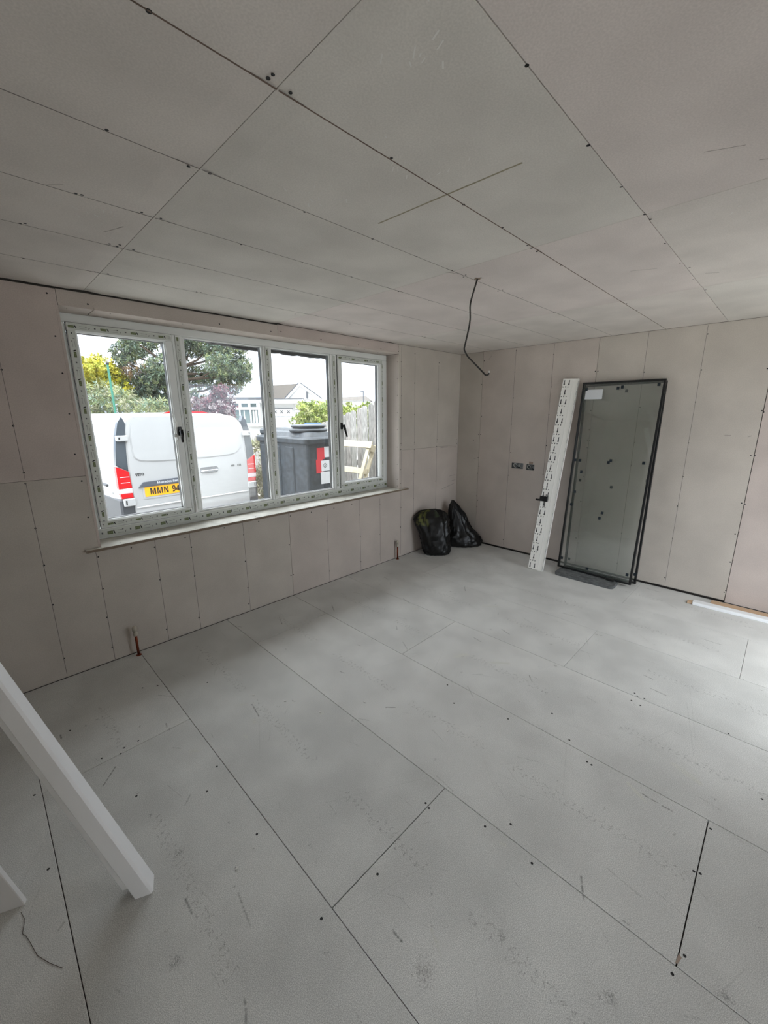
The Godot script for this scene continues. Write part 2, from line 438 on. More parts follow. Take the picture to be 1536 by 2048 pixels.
# axis 0: wall facing +x (u = z, v = y); axis 2: wall facing +z (u = x, v = y); axis 1: ceiling facing down (u = x, v = z)
func on_wall(axis: int, u: float, v: float, off: float) -> Vector3:
	if axis == 0: return Vector3(off, v, u)
	if axis == 2: return Vector3(u, v, off)
	return Vector3(u, H - off, v)

func wall_box(s: SurfaceTool, axis: int, r: Rect2, d0: float, d1: float) -> void:
	var a := on_wall(axis, r.position.x, r.position.y, d0)
	var b := on_wall(axis, r.end.x, r.end.y, d1)
	box(s, a.min(b), a.max(b))

func board(parent: Node, axis: int, r: Rect2, holes := [], tone := 0) -> MeshInstance3D:
	var s := st()
	for c in rect_minus(r, holes): wall_box(s, axis, c, -0.0125, 0.0)
	var o := piece("plasterboard", s, "plasterboard_%d" % tone, parent)
	o.set_meta("rect", r)
	return o

var screw_mesh: ArrayMesh
func screws(boards: Array, axis: int, list: Array, r: float) -> void:
	for i in range(0, list.size(), 2):
		var p := Vector2(list[i], list[i + 1])
		for b in boards:
			if (b.get_meta("rect") as Rect2).has_point(p):
				var o := part("screw", screw_mesh, M.screw, b)
				o.position = on_wall(axis, p.x, p.y, 0.0)
				o.scale = Vector3.ONE * r * rng.randf_range(0.85, 1.1)
				if axis == 0: o.rotation.z = -PI / 2
				elif axis == 2: o.rotation.x = PI / 2
				else: o.rotation.x = PI
				break

func line(parent: Node, axis: int, u0: float, v0: float, u1: float, v1: float, w: float, key := "pencil", called := "pencil_line") -> void:
	var s := st()
	var a := Vector2(u0, v0)
	var b := Vector2(u1, v1)
	var n := (b - a).normalized().orthogonal() * w * 0.5
	var c := [a - n, b - n, b + n, a + n]
	var lo := []
	var hi := []
	for p in c:
		lo.append(on_wall(axis, p.x, p.y, -0.0005))
		hi.append(on_wall(axis, p.x, p.y, 0.0004))
	loft(s, [lo, hi])
	piece(called, s, key, parent)

func find_board(boards: Array, p: Vector2) -> Node:
	for b in boards:
		if (b.get_meta("rect") as Rect2).has_point(p): return b
	return boards[0]

func build_floor() -> void:
	var f := structure("floor")
	var s := st()
	box(s, Vector3(-0.32, -0.3, -0.32), Vector3(ROOM_X + 0.3, -0.02, ROOM_Z + 0.3))
	piece("slab", s, "core", f)
	var rows := [[0.005, 0.61, [2.1]], [0.61, 1.21, [0.49, 2.89]], [1.21, 1.812, [-0.3, 2.1]], [1.812, 2.415, [1.285, 3.685]], [2.415, 3.017, [0.475, 2.892]], [3.017, 3.62, [-0.3, 2.079]], [3.62, 4.22, [0.89, 3.29]], [4.22, ROOM_Z - 0.005, [0.1, 2.5]]]
	var n := 0
	var made := []
	for row in rows:
		var xs := [0.004]
		for e in row[2]:
			if e > 0.15: xs.append(e)
		xs.append(ROOM_X - 0.005)
		for i in xs.size() - 1:
			var g := 0.0011
			var b := st()
			var wide := 0.0017 if i > 0 and (row[0] == 3.017 or row[0] == 2.415) else 0.0008
			var wide2 := 0.0017 if i < xs.size() - 2 and (row[0] == 3.017 or row[0] == 2.415) else 0.0008
			cham(b, Vector3(xs[i] + wide, -0.018, row[0] + g), Vector3(xs[i + 1] - wide2, 0, row[1] - g), 0.0012)
			var o := piece("floorboard", b, "floorboard_%d" % [0, 2, 1, 0, 2, 0, 1][n % 7], f)
			o.set_meta("rect", Rect2(xs[i], row[0], xs[i + 1] - xs[i], row[1] - row[0]))
			made.append(o)
			n += 1
	for i in range(0, FLOOR_SCREWS.size(), 2):
		var p := Vector2(FLOOR_SCREWS[i], FLOOR_SCREWS[i + 1])
		var o := part("screw", screw_mesh, M.screw, find_board(made, p))
		o.position = Vector3(p.x, 0, p.y)
		o.scale = Vector3.ONE * 0.75
	# broken corner of a board with the raw core showing
	var c := st()
	prism(c, PackedVector2Array([Vector2(2.8935, 3.01), Vector2(2.9, 2.985), Vector2(2.892, 2.978), Vector2(2.8885, 3.01)]), -0.0006, 0.0004, Transform3D(Basis(Vector3.RIGHT, Vector3(0, 0, 1), Vector3.DOWN), Vector3(0, 0, 0)))
	piece("chipped_corner", c, "board_edge", find_board(made, Vector2(2.9, 2.98)))

func build_ceiling() -> void:
	var c := structure("ceiling")
	var s := st()
	box(s, Vector3(-0.32, H + 0.05, -0.32), Vector3(ROOM_X + 0.3, H + 0.35, ROOM_Z + 0.3))
	piece("roof_deck", s, "core", c)
	var boards := []
	var zs := [0.004, 1.2, 2.4, 3.602, ROOM_Z - 0.01]
	for j in 4:
		for x in [[0.003, 2.4], [2.4, ROOM_X - 0.01]]:
			# long edges taper back 3 mm over the last 60 mm, as on taper-edged boards
			var b := st()
			var z0: float = zs[j] + 0.001
			var z1: float = zs[j + 1] - 0.001
			var prof := PackedVector2Array([Vector2(z0, H + (0.005 if j > 0 else 0.0)), Vector2(z0 + 0.07, H), Vector2(z1 - 0.07, H), Vector2(z1, H + 0.005), Vector2(z1, H + 0.014), Vector2(z0, H + 0.014)])
			prism(b, prof, -(x[1] - 0.0012), -(x[0] + 0.0012), Transform3D(Basis(Vector3(0, 0, 1), Vector3.UP, Vector3.LEFT), Vector3.ZERO))
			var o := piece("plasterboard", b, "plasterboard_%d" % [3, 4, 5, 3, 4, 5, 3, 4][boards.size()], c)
			o.set_meta("rect", Rect2(x[0], zs[j], x[1] - x[0], zs[j + 1] - zs[j]))
			boards.append(o)
	screws(boards, 1, CEILING_SCREWS, 0.78)
	for x in [0.41, 0.822, 1.202, 1.602, 2.002]:
		for j in 4:
			var w: float = 0.0036 if x > 1.9 else 0.0026
			line(boards[j * 2], 1, x, zs[j] + 0.002, x, zs[j + 1] - 0.002, w, "brown_pencil" if x > 1.9 else "pencil")
	line(boards[4], 1, 1.711, 3.021, 2.244, 2.996, 0.006, "olive_mark", "scrape_mark")
	for k in 46:   # pale plaster scuffs
		var at: Vector2 = [Vector2(2.03, 3.15), Vector2(1.72, 3.28), Vector2(2.28, 3.42), Vector2(1.1, 3.75), Vector2(2.7, 2.2)][k % 5] + Vector2(rng.randfn(0, 0.05), rng.randfn(0, 0.05))
		var d := Vector2.from_angle(rng.randf_range(0.2, 1.2)) * rng.randf_range(0.006, 0.028)
		line(find_board(boards, at), 1, at.x, at.y, at.x + d.x, at.y + d.y, rng.randf_range(0.0015, 0.004), "pale_scuff", "plaster_scuff")
	for a in [[1.57, 2.43, 1.6, 2.36], [1.62, 2.25, 1.65, 2.22], [1.2, 3.9, 1.24, 3.86], [2.6, 2.7, 2.68, 2.66], [2.7, 2.55, 2.75, 2.52], [0.95, 3.7, 1.05, 3.66], [2.45, 1.5, 2.5, 1.46], [2.2, 1.8, 2.3, 1.75]]:
		line(find_board(boards, Vector2(a[0], a[1])), 1, a[0], a[1], a[2], a[3], 0.002, "dark_scuff", "scratch_mark")

func build_left_wall() -> void:
	var w := structure("wall_left")
	var s := st()
	var hole := Rect2(1.04, 0.74, 2.697, 1.39)   # u = z, v = y
	for r in rect_minus(Rect2(-0.32, -0.4, ROOM_Z + 0.62, H + 0.6), [hole]): wall_box(s, 0, r, -0.3, -0.035)
	piece("masonry", s, "core", w)
	var b := []
	b.append(board(w, 0, Rect2(0.0, 0.002, 2.408, 1.163), [Rect2(1.05, 0.742, 2.0, 2.0)], 0))
	b.append(board(w, 0, Rect2(2.411, 0.002, 2.335, 1.196), [Rect2(2.0, 0.742, 1.727, 2.0)], 1))
	b.append(board(w, 0, Rect2(3.729, 1.2, 1.02, 0.99), [], 2))
	b.append(board(w, 0, Rect2(0.0, 1.167, 1.058, 1.0318), [Rect2(1.05, 1.0, 0.1, 1.1)], 1))
	b.append(board(w, 0, Rect2(2.405, 2.115, 1.322, 0.077), [], 0))
	b.append(board(w, 0, Rect2(1.06, 2.115, 1.343, 0.083), [], 2))
	screws(b, 0, LEFT_SCREWS, 0.8)
	for l in [[3.758, 0.74, 0.0], [3.432, 0.74, 0.0], [3.21, 0.74, 0.0], [2.816, 0.74, 0.0], [2.014, 0.74, 0.0], [1.616, 0.74, 0.0], [1.34, 0.7, 0.02], [1.022, 1.16, 0.02], [0.813, 1.16, 0.3], [0.415, 1.16, 0.3], [4.007, 1.19, 0.02]]:
		line(find_board(b, Vector2(l[0], 0.4)), 0, l[0], l[1], l[0], l[2] + 0.004, 0.003)
	for l in [[4.007, 2.18], [0.813, 2.1], [0.415, 2.05], [1.022, 2.18]]:
		line(find_board(b, Vector2(l[0], 1.8)), 0, l[0], l[1], l[0], 1.21, 0.0024)
	for l in [[0.345, 1.15, 0.2, 1.155], [0.17, 1.15, 0.03, 1.145], [0.15, 0.80, 0.03, 0.805], [0.3, 0.66, 0.05, 0.7], [0.1, 0.74, 0.03, 0.74]]:
		line(find_board(b, Vector2(l[0], l[1])), 0, l[0], l[1], l[2], l[3], 0.006, "dark_scuff", "scratch_mark")

func build_back_wall() -> void:
	var w := structure("wall_back")
	var s := st()
	box(s, Vector3(-0.32, -0.4, -0.32), Vector3(ROOM_X + 0.3, H + 0.4, -0.07))
	piece("masonry", s, "core", w)
	var holes := [Rect2(0.722, 0.946, 0.136, 0.062), Rect2(0.893, 0.94, 0.09, 0.064)]
	var b := []
	b.append(board(w, 2, Rect2(0.001, 0.018, 0.298, H - 0.0192), [], 1))
	b.append(board(w, 2, Rect2(0.302, 0.018, 1.197, H - 0.0192), holes, 0))
	b.append(board(w, 2, Rect2(1.502, 0.018, 1.194, H - 0.0195), [], 1))
	b.append(board(w, 2, Rect2(2.7, 0.004, ROOM_X - 2.702, H - 0.0055), [], 2))
	screws(b, 2, BACK_SCREWS, 0.8)
	for x in [0.687, 1.088, 1.883, 2.279, 3.1, 3.5]:
		line(find_board(b, Vector2(x, 1.0)), 2, x, H - 0.01, x, 0.05, 0.003)
	for l in [[0.37, 2.11, 0.4, 2.15], [2.5, 1.36, 2.54, 1.36], [2.64, 1.35, 2.66, 1.36], [0.22, 1.02, 0.26, 1.015], [1.6, 0.2, 1.62, 0.2]]:
		line(find_board(b, Vector2(l[0], l[1])), 2, l[0], l[1], l[2], l[3], 0.005, "dark_scuff", "scratch_mark")

func build_other_walls() -> void:
	# behind and beside the camera: the wide doorway to the garden lets the second daylight in
	var w := structure("wall_right")
	var s := st()
	for r in rect_minus(Rect2(-0.02, -0.4, ROOM_Z + 0.3, H + 0.6), [Rect2(DOOR_Z0, 0.0, DOOR_Z1 - DOOR_Z0, DOOR_H)]):
		box(s, Vector3(ROOM_X, r.position.y, r.position.x), Vector3(ROOM_X + 0.3, r.end.y, r.end.x))
	piece("masonry", s, "plasterboard_0", w)
	var f := structure("wall_front")
	s = st()
	for r in rect_minus(Rect2(-0.02, -0.4, ROOM_X + 0.04, H + 0.6), [Rect2(FRONT_X0, 0.0, FRONT_X1 - FRONT_X0, FRONT_H)]):
		box(s, Vector3(r.position.x, r.position.y, ROOM_Z), Vector3(r.end.x, r.end.y, ROOM_Z + 0.3))
	piece("masonry", s, "plasterboard_1", f)

# ---------------------------------------------------------------- window
func tape(parent: Node, a: Vector3, b: Vector3, width: Vector3, shift := 0.0) -> void:
	# a strip of printed film on a frame face, 0.4 mm proud; a to b along its middle
	var n := width.cross(b - a).normalized()
	if n.x < 0: n = -n
	var s := st()
	var l := a.distance_to(b) / 0.16
	var p := [a - width * 0.5 + n * 0.0004, b - width * 0.5 + n * 0.0004, b + width * 0.5 + n * 0.0004, a + width * 0.5 + n * 0.0004]
	var uv := [Vector2(shift, 1), Vector2(shift + l, 1), Vector2(shift + l, 0), Vector2(shift, 0)]
	var flip: bool = (p[1] - p[0]).cross(p[2] - p[1]).x < 0
	for i in ([0, 1, 2, 0, 2, 3] if flip else [0, 2, 1, 0, 3, 2]):
		s.set_uv(uv[i])
		s.add_vertex(p[i])
	piece("protective_tape", s, "tape", parent)

func pane(parent: Node, x: float, z0: float, y0: float, z1: float, y1: float) -> void:
	var s := st()
	box(s, Vector3(x - 0.004, y0, z0), Vector3(x, y1, z1))
	piece("glass_pane", s, "glass", parent)
	s = st()
	var w := 0.011
	for r in rect_minus(Rect2(z0, y0, z1 - z0, y1 - y0), [Rect2(z0 + w, y0 + w, z1 - z0 - 2 * w, y1 - y0 - 2 * w)]): wall_box(s, 0, r, x - 0.03, x - 0.0045)
	piece("spacer_bar", s, "gasket", parent)

func handle(parent: Node, at: Vector3, drop: Vector3) -> void:
	var h := Node3D.new()
	h.name = "handle"
	parent.add_child(h, true)
	h.position = at
	var s := st()
	cham(s, Vector3(0, -0.03, -0.013), Vector3(0.012, 0.03, 0.013), 0.003)
	tube(s, [Vector3(0.01, 0, 0), Vector3(0.035, 0, 0)], 0.009)
	tube(s, [Vector3(0.035, 0.012, 0), Vector3(0.04, -0.02, drop.z * 0.3), Vector3(0.04, drop.y * 0.6, drop.z * 0.7), Vector3(0.045, drop.y, drop.z)], [0.012, 0.012, 0.009, 0.008])
	piece("lever", s, "handle", h)

func build_window() -> void:
	var w := structure("window_1")
	var x0 := -0.25
	var x1 := -0.18
	var zL := 3.727   # left jamb as seen from inside
	var zR := 1.05
	var s := st()
	# outer frame: jambs, head, bottom rail
	cham(s, Vector3(x0, 2.062, zR), Vector3(x1, 2.112, zL), 0.003)
	cham(s, Vector3(x0, 0.762, zR), Vector3(x1, 0.832, zL), 0.003)
	cham(s, Vector3(x0, 0.832, zL - 0.042), Vector3(x1, 2.062, zL), 0.003)
	cham(s, Vector3(x0, 0.832, zR), Vector3(x1, 2.062, zR + 0.07), 0.003)
	piece("outer_frame", s, "upvc", w)
	var mull := []
	for m in [[3.04, 3.11], [2.372, 2.44], [1.702, 1.772]]:
		s = st()
		cham(s, Vector3(x0, 0.832, m[0]), Vector3(x1, 2.062, m[1]), 0.004)
		cham(s, Vector3(x1 - 0.002, 0.832, (m[0] + m[1]) / 2 - 0.016), Vector3(x1 + 0.006, 2.062, (m[0] + m[1]) / 2 + 0.016), 0.003)
		mull.append(piece("mullion", s, "upvc", w))
	# fixed lights
	for p in [[2.44, 3.04], [1.772, 2.372]]:
		var fx := Node3D.new()
		fx.name = "fixed_light"
		w.add_child(fx, true)
		pane(fx, -0.203, p[0] + 0.002, 0.834, p[1] - 0.002, 2.06)
		var b := st()   # glazing bead
		frame_box(b, Vector3(-0.202, 0.832, p[0]), Vector3(-0.188, 2.062, p[1]), 0.012, 0.003)
		piece("glazing_bead", b, "upvc", fx)
	# opening lights
	for p in [[3.11, 3.684, 0], [1.121, 1.702, 1]]:
		var sash := Node3D.new()
		sash.name = "sash"
		w.add_child(sash, true)
		var b := st()
		frame_box(b, Vector3(-0.215, 0.836, p[0] + 0.004), Vector3(-0.162, 2.06, p[1] - 0.002), 0.044, 0.004)
		piece("sash_frame", b, "upvc", sash)
		b = st()
		frame_box(b, Vector3(-0.2, 0.872, p[0] + 0.04), Vector3(-0.174, 2.024, p[1] - 0.038), 0.014, 0.005)
		piece("glazing_bead", b, "upvc", sash)
		b = st()   # black seal round the sash
		frame_box(b, Vector3(-0.181, 0.8335, p[0] + 0.0005), Vector3(-0.1785, 2.0625, p[1] + 0.0005), 0.006, 0.0008)
		piece("seal", b, "gasket", sash)
		pane(sash, -0.192, p[0] + 0.045, 0.878, p[1] - 0.043, 2.018)
		var zc: float = p[0] + 0.026
		var zo: float = p[1] - 0.024
		var xs := -0.162
		tape(sash, Vector3(xs, 2.038, p[1] - 0.01), Vector3(xs, 2.038, p[0] + 0.01), Vector3(0, 0.034, 0), 0.3)
		tape(sash, Vector3(xs, 0.858, p[1] - 0.01), Vector3(xs, 0.858, p[0] + 0.01), Vector3(0, 0.034, 0), 0.1)
		if p[2] == 0:
			tape(sash, Vector3(xs, 0.88, zo), Vector3(xs, 2.02, zo), Vector3(0, 0, 0.034), 0.1)
			handle(sash, Vector3(xs, 1.43, zc), Vector3(0.04, -0.075, 0.004))
			b = st()
			for q in [[0.0, 0.045, 0.008, 0.02], [0.006, -0.03, 0.02, 0.012], [-0.004, 0.09, 0.004, 0.02], [0.0, -0.075, 0.003, 0.014]]:
				cham(b, Vector3(0.001, q[1] - q[3], q[0] - q[2]), Vector3(0.004, q[1] + q[3], q[0] + q[2]), 0.001, Transform3D(Basis(Vector3.RIGHT, 0.3 * q[1] * 10), Vector3(xs, 1.43, zc + 0.01)))
			piece("peeled_film", b, "film", sash)
		else:
			tape(sash, Vector3(xs, 0.88, p[0] + 0.012), Vector3(xs, 2.02, p[0] + 0.012), Vector3(0, 0, 0.02), 0.4)
			handle(sash, Vector3(xs, 1.43, p[1] - 0.02), Vector3(0.04, -0.1, -0.03))
	for k in 3: tape(mull[k], Vector3(x1 + 0.0062, 0.86, [3.075, 2.406, 1.737][k]), Vector3(x1 + 0.0062, 2.05, [3.075, 2.406, 1.737][k]), Vector3(0, 0, 0.03), 0.2 * k)
	tape(w, Vector3(x1, 0.797, zL - 0.03), Vector3(x1, 0.797, zR + 0.01), Vector3(0, 0.056, 0), 0.0)
	s = st()
	tube(s, [Vector3(-0.172, 0.842, 3.082), Vector3(-0.169, 0.9, 3.078), Vector3(-0.17, 0.98, 3.083), Vector3(-0.171, 1.04, 3.078)], [0.012, 0.006, 0.004, 0.002], 6)
	piece("peeled_film", s, "film", mull[0])
	# linings of the reveal
	s = st()
	box(s, Vector3(x1 - 0.005, 0.762, zR - 0.012), Vector3(-0.0127, 2.112, zR))
	piece("reveal_lining", s, "plasterboard_0", w)
	s = st()
	box(s, Vector3(x1 - 0.005, 0.762, zL), Vector3(0.0015, 2.112, zL + 0.012))
	piece("reveal_lining", s, "plasterboard_2", w)
	for z in [[3.57, 3.727], [1.06, 3.566]]:
		s = st()
		box(s, Vector3(x1 - 0.005, 2.1125, z[0]), Vector3(0.0025, 2.1245, z[1]))
		piece("soffit_lining", s, "plasterboard_0", w)
	# sill board with horns
	s = st()
	cham(s, Vector3(x1 - 0.005, 0.744, zR - 0.002), Vector3(0.03, 0.762, zL + 0.002), 0.002)
	cham(s, Vector3(0.0005, 0.744, 0.93), Vector3(0.03, 0.762, zR - 0.001), 0.002)
	cham(s, Vector3(0.0005, 0.744, zL + 0.001), Vector3(0.03, 0.762, 3.806), 0.002)
	var sill := piece("window_sill", s, "sill", w)
	s = st()
	box(s, Vector3(0.03, 0.7445, 0.931), Vector3(0.0308, 0.7605, 3.805))
	box(s, Vector3(0.001, 0.7445, 3.806), Vector3(0.03, 0.7605, 3.8066))
	piece("bare_edge", s, "sill_edge", sill)
	for i in 34:
		var o := part("screw", screw_mesh, M.screw, w)
		o.scale = Vector3.ONE * 0.6
		if i < 9:
			o.position = Vector3(-0.03, [0.79, 0.86, 1.02, 1.2, 1.38, 1.55, 1.72, 1.88, 2.04][i], zR)
			o.rotation.x = PI / 2
		elif i < 22:
			o.position = Vector3(-0.04 - 0.03 * (i % 2), 2.1125, 3.68 - (i - 9) * 0.2)
			o.rotation.x = PI
		else:
			o.position = Vector3(-0.01, 0.7622, 3.62 - (i - 22) * 0.23)

# ---------------------------------------------------------------- things in the room
func build_cable() -> void:
	var pts := [Vector3(1.626, 2.2, 2.236), Vector3(1.615, 2.147, 2.247), Vector3(1.606, 2.101, 2.256), Vector3(1.603, 2.066, 2.259), Vector3(1.605, 2.007, 2.257), Vector3(1.599, 1.947, 2.263), Vector3(1.59, 1.886, 2.272), Vector3(1.588, 1.866, 2.274), Vector3(1.593, 1.849, 2.269), Vector3(1.605, 1.825, 2.257), Vector3(1.63, 1.792, 2.232), Vector3(1.66, 1.752, 2.202), Vector3(1.672, 1.737, 2.191), Vector3(1.681, 1.738, 2.181), Vector3(1.684, 1.746, 2.178)]
	var base: Vector3 = pts[0]
	var t := thing("ceiling_cable", "dark grey electric cable hanging from the ceiling with a hooked end", "cable", base)
	var c := Curve3D.new()
	for i in pts.size():
		var d: Vector3 = (pts[mini(i + 1, pts.size() - 1)] - pts[maxi(i - 1, 0)]) * 0.17
		c.add_point(pts[i] - base, -d, d)
	var smooth_pts := []
	for v in c.tessellate(4, 3): smooth_pts.append(v)
	var s := sst()
	tube(s, smooth_pts, 0.0042, 8)
	piece("sheath", s, "cable", t, true)
	s = sst()
	tube(s, [pts[-1] - base, pts[-1] - base + Vector3(0.001, 0.012, -0.001)], 0.0035, 8)
	piece("bare_end", s, "cable_pale", t, true)
	s = st()
	for k in 7: cham(s, Vector3(-0.012, -0.003, -0.004), Vector3(0.012, 0.0, 0.004), 0.001, Transform3D(Basis(Vector3.UP, k * 0.9), Vector3(cos(k * 0.9), 0, sin(k * 0.9)) * 0.01))
	piece("torn_paper", s, "board_edge", t)

func build_sockets() -> void:
	var t := thing("socket_box", "wide double socket back box with coiled cables sunk in the wall", "socket box", Vector3(0.79, 0.946, 0.0), 0.0)
	socket(t, 0.136, 0.062, 2)
	t = thing("socket_box", "small single socket back box with a pinkish torn paper flap above", "socket box", Vector3(0.938, 0.94, 0.0), 0.0)
	socket(t, 0.09, 0.064, 1)
	var s := st()
	cham(s, Vector3(-0.022, 0.066, 0.0005), Vector3(0.02, 0.092, 0.003), 0.0008, Transform3D(Basis(Vector3(0, 0, 1), -0.08), Vector3.ZERO))
	piece("paper_flap", s, "board_edge", t)

func socket(t: Node3D, w: float, h: float, loops: int) -> void:
	var s := st()   # open-fronted box behind the board
	box(s, Vector3(-w / 2 + 0.001, 0.001, -0.05), Vector3(w / 2 - 0.001, h - 0.001, -0.048))
	box(s, Vector3(-w / 2 + 0.001, 0.001, -0.048), Vector3(-w / 2 + 0.003, h - 0.001, -0.002))
	box(s, Vector3(w / 2 - 0.003, 0.001, -0.048), Vector3(w / 2 - 0.001, h - 0.001, -0.002))
	box(s, Vector3(-w / 2 + 0.003, 0.001, -0.048), Vector3(w / 2 - 0.003, 0.003, -0.002))
	box(s, Vector3(-w / 2 + 0.003, h - 0.003, -0.048), Vector3(w / 2 - 0.003, h - 0.001, -0.002))
	piece("back_box", s, "galvanised", t)
	for k in loops + 1:
		var pts := []
		var cx: float = lerpf(-w * 0.22, w * 0.3, float(k) / maxf(1.0, loops))
		for i in 13:
			var a := i / 12.0 * 4.6 + k
			pts.append(Vector3(cx + cos(a) * 0.016, h * 0.5 + sin(a) * 0.022, -0.02 + 0.018 * sin(a * 0.8)))
		s = sst()
		tube(s, pts, 0.0038, 6)
		piece("cable_tail", s, "cable_pale" if k != 1 else "cable", t, true)

func build_pipes() -> void:
	for i in 2:
		var t := thing("copper_pipe", ["copper radiator pipe tail under the window end nearest the black bags, grey end cap", "copper radiator pipe tail under the hinged window light showing the number plate, grey end cap"][1 - i], "pipe", [Vector3(0.046, 0, 3.634), Vector3(0.037, 0, 1.114)][i])
		var s := sst()
		tube(s, [Vector3(0, -0.004, 0), Vector3(0, 0.15, 0)], 0.0078, 12)
		piece("tube", s, "copper", t)
		s = sst()
		lathe(s, [[0.0105, 0.14], [0.014, 0.143], [0.014, 0.165], [0.0115, 0.168], [0.0115, 0.172], [0.0155, 0.175], [0.016, 0.195], [0.012, 0.206], [0.004, 0.21]], Vector3.ZERO, 10)
		piece("end_cap", s, "fitting", t)
		s = sst()
		lathe(s, [[0.017, 0.0], [0.017, 0.003], [0.009, 0.005]], Vector3.ZERO, 10)
		piece("floor_collar", s, "copper", t)

func build_bags() -> void:
	var t := thing("rubble_sack", "wide-topped black rubble sack with olive green striped print near its mouth", "bag", Vector3(0.2, 0, 0.62), 0.0, "")
	# rings: height, centre x, centre z, half-width across the view, half-depth
	bag(t, [[0.0, 0.03, 0.05, 0.10, 0.07], [0.012, 0.03, 0.05, 0.135, 0.10], [0.06, 0.02, 0.05, 0.15, 0.115], [0.15, 0.0, 0.05, 0.155, 0.12], [0.24, -0.01, 0.06, 0.165, 0.115], [0.32, -0.02, 0.075, 0.18, 0.1], [0.39, -0.03, 0.085, 0.185, 0.075], [0.44, -0.04, 0.08, 0.16, 0.05], [0.475, -0.05, 0.055, 0.11, 0.025], [0.485, -0.05, 0.05, 0.05, 0.012]], 101, true)
	t = thing("refuse_bag", "pointed black refuse bag slumped into the corner of the two plasterboard walls", "bag", Vector3(0.22, 0, 0.2), 0.0, "")
	bag(t, [[0.0, 0.04, -0.01, 0.16, 0.11], [0.012, 0.04, -0.01, 0.2, 0.135], [0.06, 0.035, -0.01, 0.205, 0.14], [0.12, 0.02, 0.0, 0.185, 0.13], [0.2, -0.01, 0.01, 0.14, 0.11], [0.28, -0.03, 0.02, 0.115, 0.09], [0.36, -0.04, 0.03, 0.095, 0.07], [0.44, -0.06, 0.05, 0.065, 0.045], [0.5, -0.075, 0.06, 0.03, 0.022], [0.53, -0.08, 0.065, 0.012, 0.01]], 202, false)

func bag(t: Node3D, rings: Array, seed_: int, print_: bool) -> void:
	var n := FastNoiseLite.new()
	n.seed = seed_
	n.frequency = 1.0
	n.fractal_octaves = 3
	n.fractal_type = FastNoiseLite.FRACTAL_RIDGED
	var across := Vector3(0.709, 0, -0.705)   # the bag's wide side faces the room
	var deep := Vector3(0.705, 0, 0.709)
	var pts := []
	var cols := []
	var steps := 40
	var seg := 56
	var c := Curve3D.new()
	for i in steps + 1:
		var f := float(i) / steps * (rings.size() - 1)
		var k := mini(int(f), rings.size() - 2)
		var u := f - k
		var v := []
		for q in 5:
			var p0: float = rings[maxi(k - 1, 0)][q]
			var p1: float = rings[k][q]
			var p2: float = rings[k + 1][q]
			var p3: float = rings[mini(k + 2, rings.size() - 1)][q]
			v.append(clampf(0.5 * (2 * p1 + (p2 - p0) * u + (2 * p0 - 5 * p1 + 4 * p2 - p3) * u * u + (3 * p1 - p0 - 3 * p2 + p3) * u * u * u), minf(p1, p2) - 0.01, maxf(p1, p2) + 0.01))
		var ring := []
		var rc := []
		for j in seg:
			var a := -TAU * j / seg
			var e := Vector2(cos(a), sin(a))
			e = Vector2(signf(e.x) * pow(absf(e.x), 0.8), signf(e.y) * pow(absf(e.y), 0.8))
			var rd := n.get_noise_3d(e.x * 2.2 + seed_, v[0] * 5.5 + e.x * 1.5, e.y * 2.2) * 0.5 + 0.5
			var fine := n.get_noise_3d(e.x * 6.0, v[0] * 18.0 - e.x * 5.0, e.y * 6.0 + seed_) * 0.5 + 0.5
			var grow := 1.0 + (rd - 0.55) * 0.3 + (fine - 0.5) * 0.07
			var p: Vector3 = Vector3(v[1], maxf(0.0, v[0]), v[2]) + across * e.x * v[3] * grow + deep * e.y * v[4] * grow
			var h: float = v[0]
			if i > 3: p.y += (rd - 0.5) * 0.035
			# keep clear of the two walls
			p.x = maxf(p.x, -t.position.x + 0.006)
			p.z = maxf(p.z, -t.position.z + 0.006)
			ring.append(p)
			var col := Color(0.006, 0.006, 0.0065)
			if print_ and e.y > 0.05 and h > 0.34 and e.x < -0.2 and e.x > -0.92:
				if fmod(e.x * 0.17 + h * 0.35 + 2.0, 0.048) < 0.026: col = Color(0.11, 0.12, 0.035)
			if print_ and e.y > 0.3 and h > 0.42 and e.x > 0.25 and e.x < 0.5: col = Color(0.045, 0.055, 0.035)
			rc.append(col)
		pts.append(ring)
		cols.append(rc)
	var s := sst()
	for i in steps:
		for j in seg:
			var j2 := (j + 1) % seg
			for q in [[i, j], [i + 1, j2], [i, j2], [i, j], [i + 1, j], [i + 1, j2]]:
				s.set_color(cols[q[0]][q[1]])
				s.add_vertex(pts[q[0]][q[1]])
	s.set_color(Color(0.006, 0.006, 0.0065))
	fan(s, pts[0], true)
	fan(s, pts[-1], false)
	piece("sack", s, "bag", t, true)
	s = sst()
	var top: Vector3 = (pts[-1][0] + pts[-1][seg / 2]) * 0.5
	if not print_:
		tube(s, [top - Vector3(0, 0.01, 0), top + Vector3(-0.004, 0.012, 0.004)], [0.012, 0.006], 7)
		piece("gathered_top", s, "black_plastic", t)
	else:
		tube(s, [top + across * -0.09 + Vector3(0, -0.03, 0), top + across * -0.03, top + across * 0.04 + Vector3(0, 0.004, 0), top + across * 0.1 + Vector3(0, -0.03, 0)], [0.01, 0.012, 0.012, 0.01], 7)
		piece("folded_rim", s, "black_plastic", t)

func lean(foot: Vector3, top: Vector3, side: Vector3) -> Transform3D:
	# x along side, y up the length, z out of the face
	var y := (top - foot).normalized()
	var z := side.cross(y).normalized()
	return Transform3D(Basis(y.cross(z).normalized(), y, z), Vector3.ZERO)

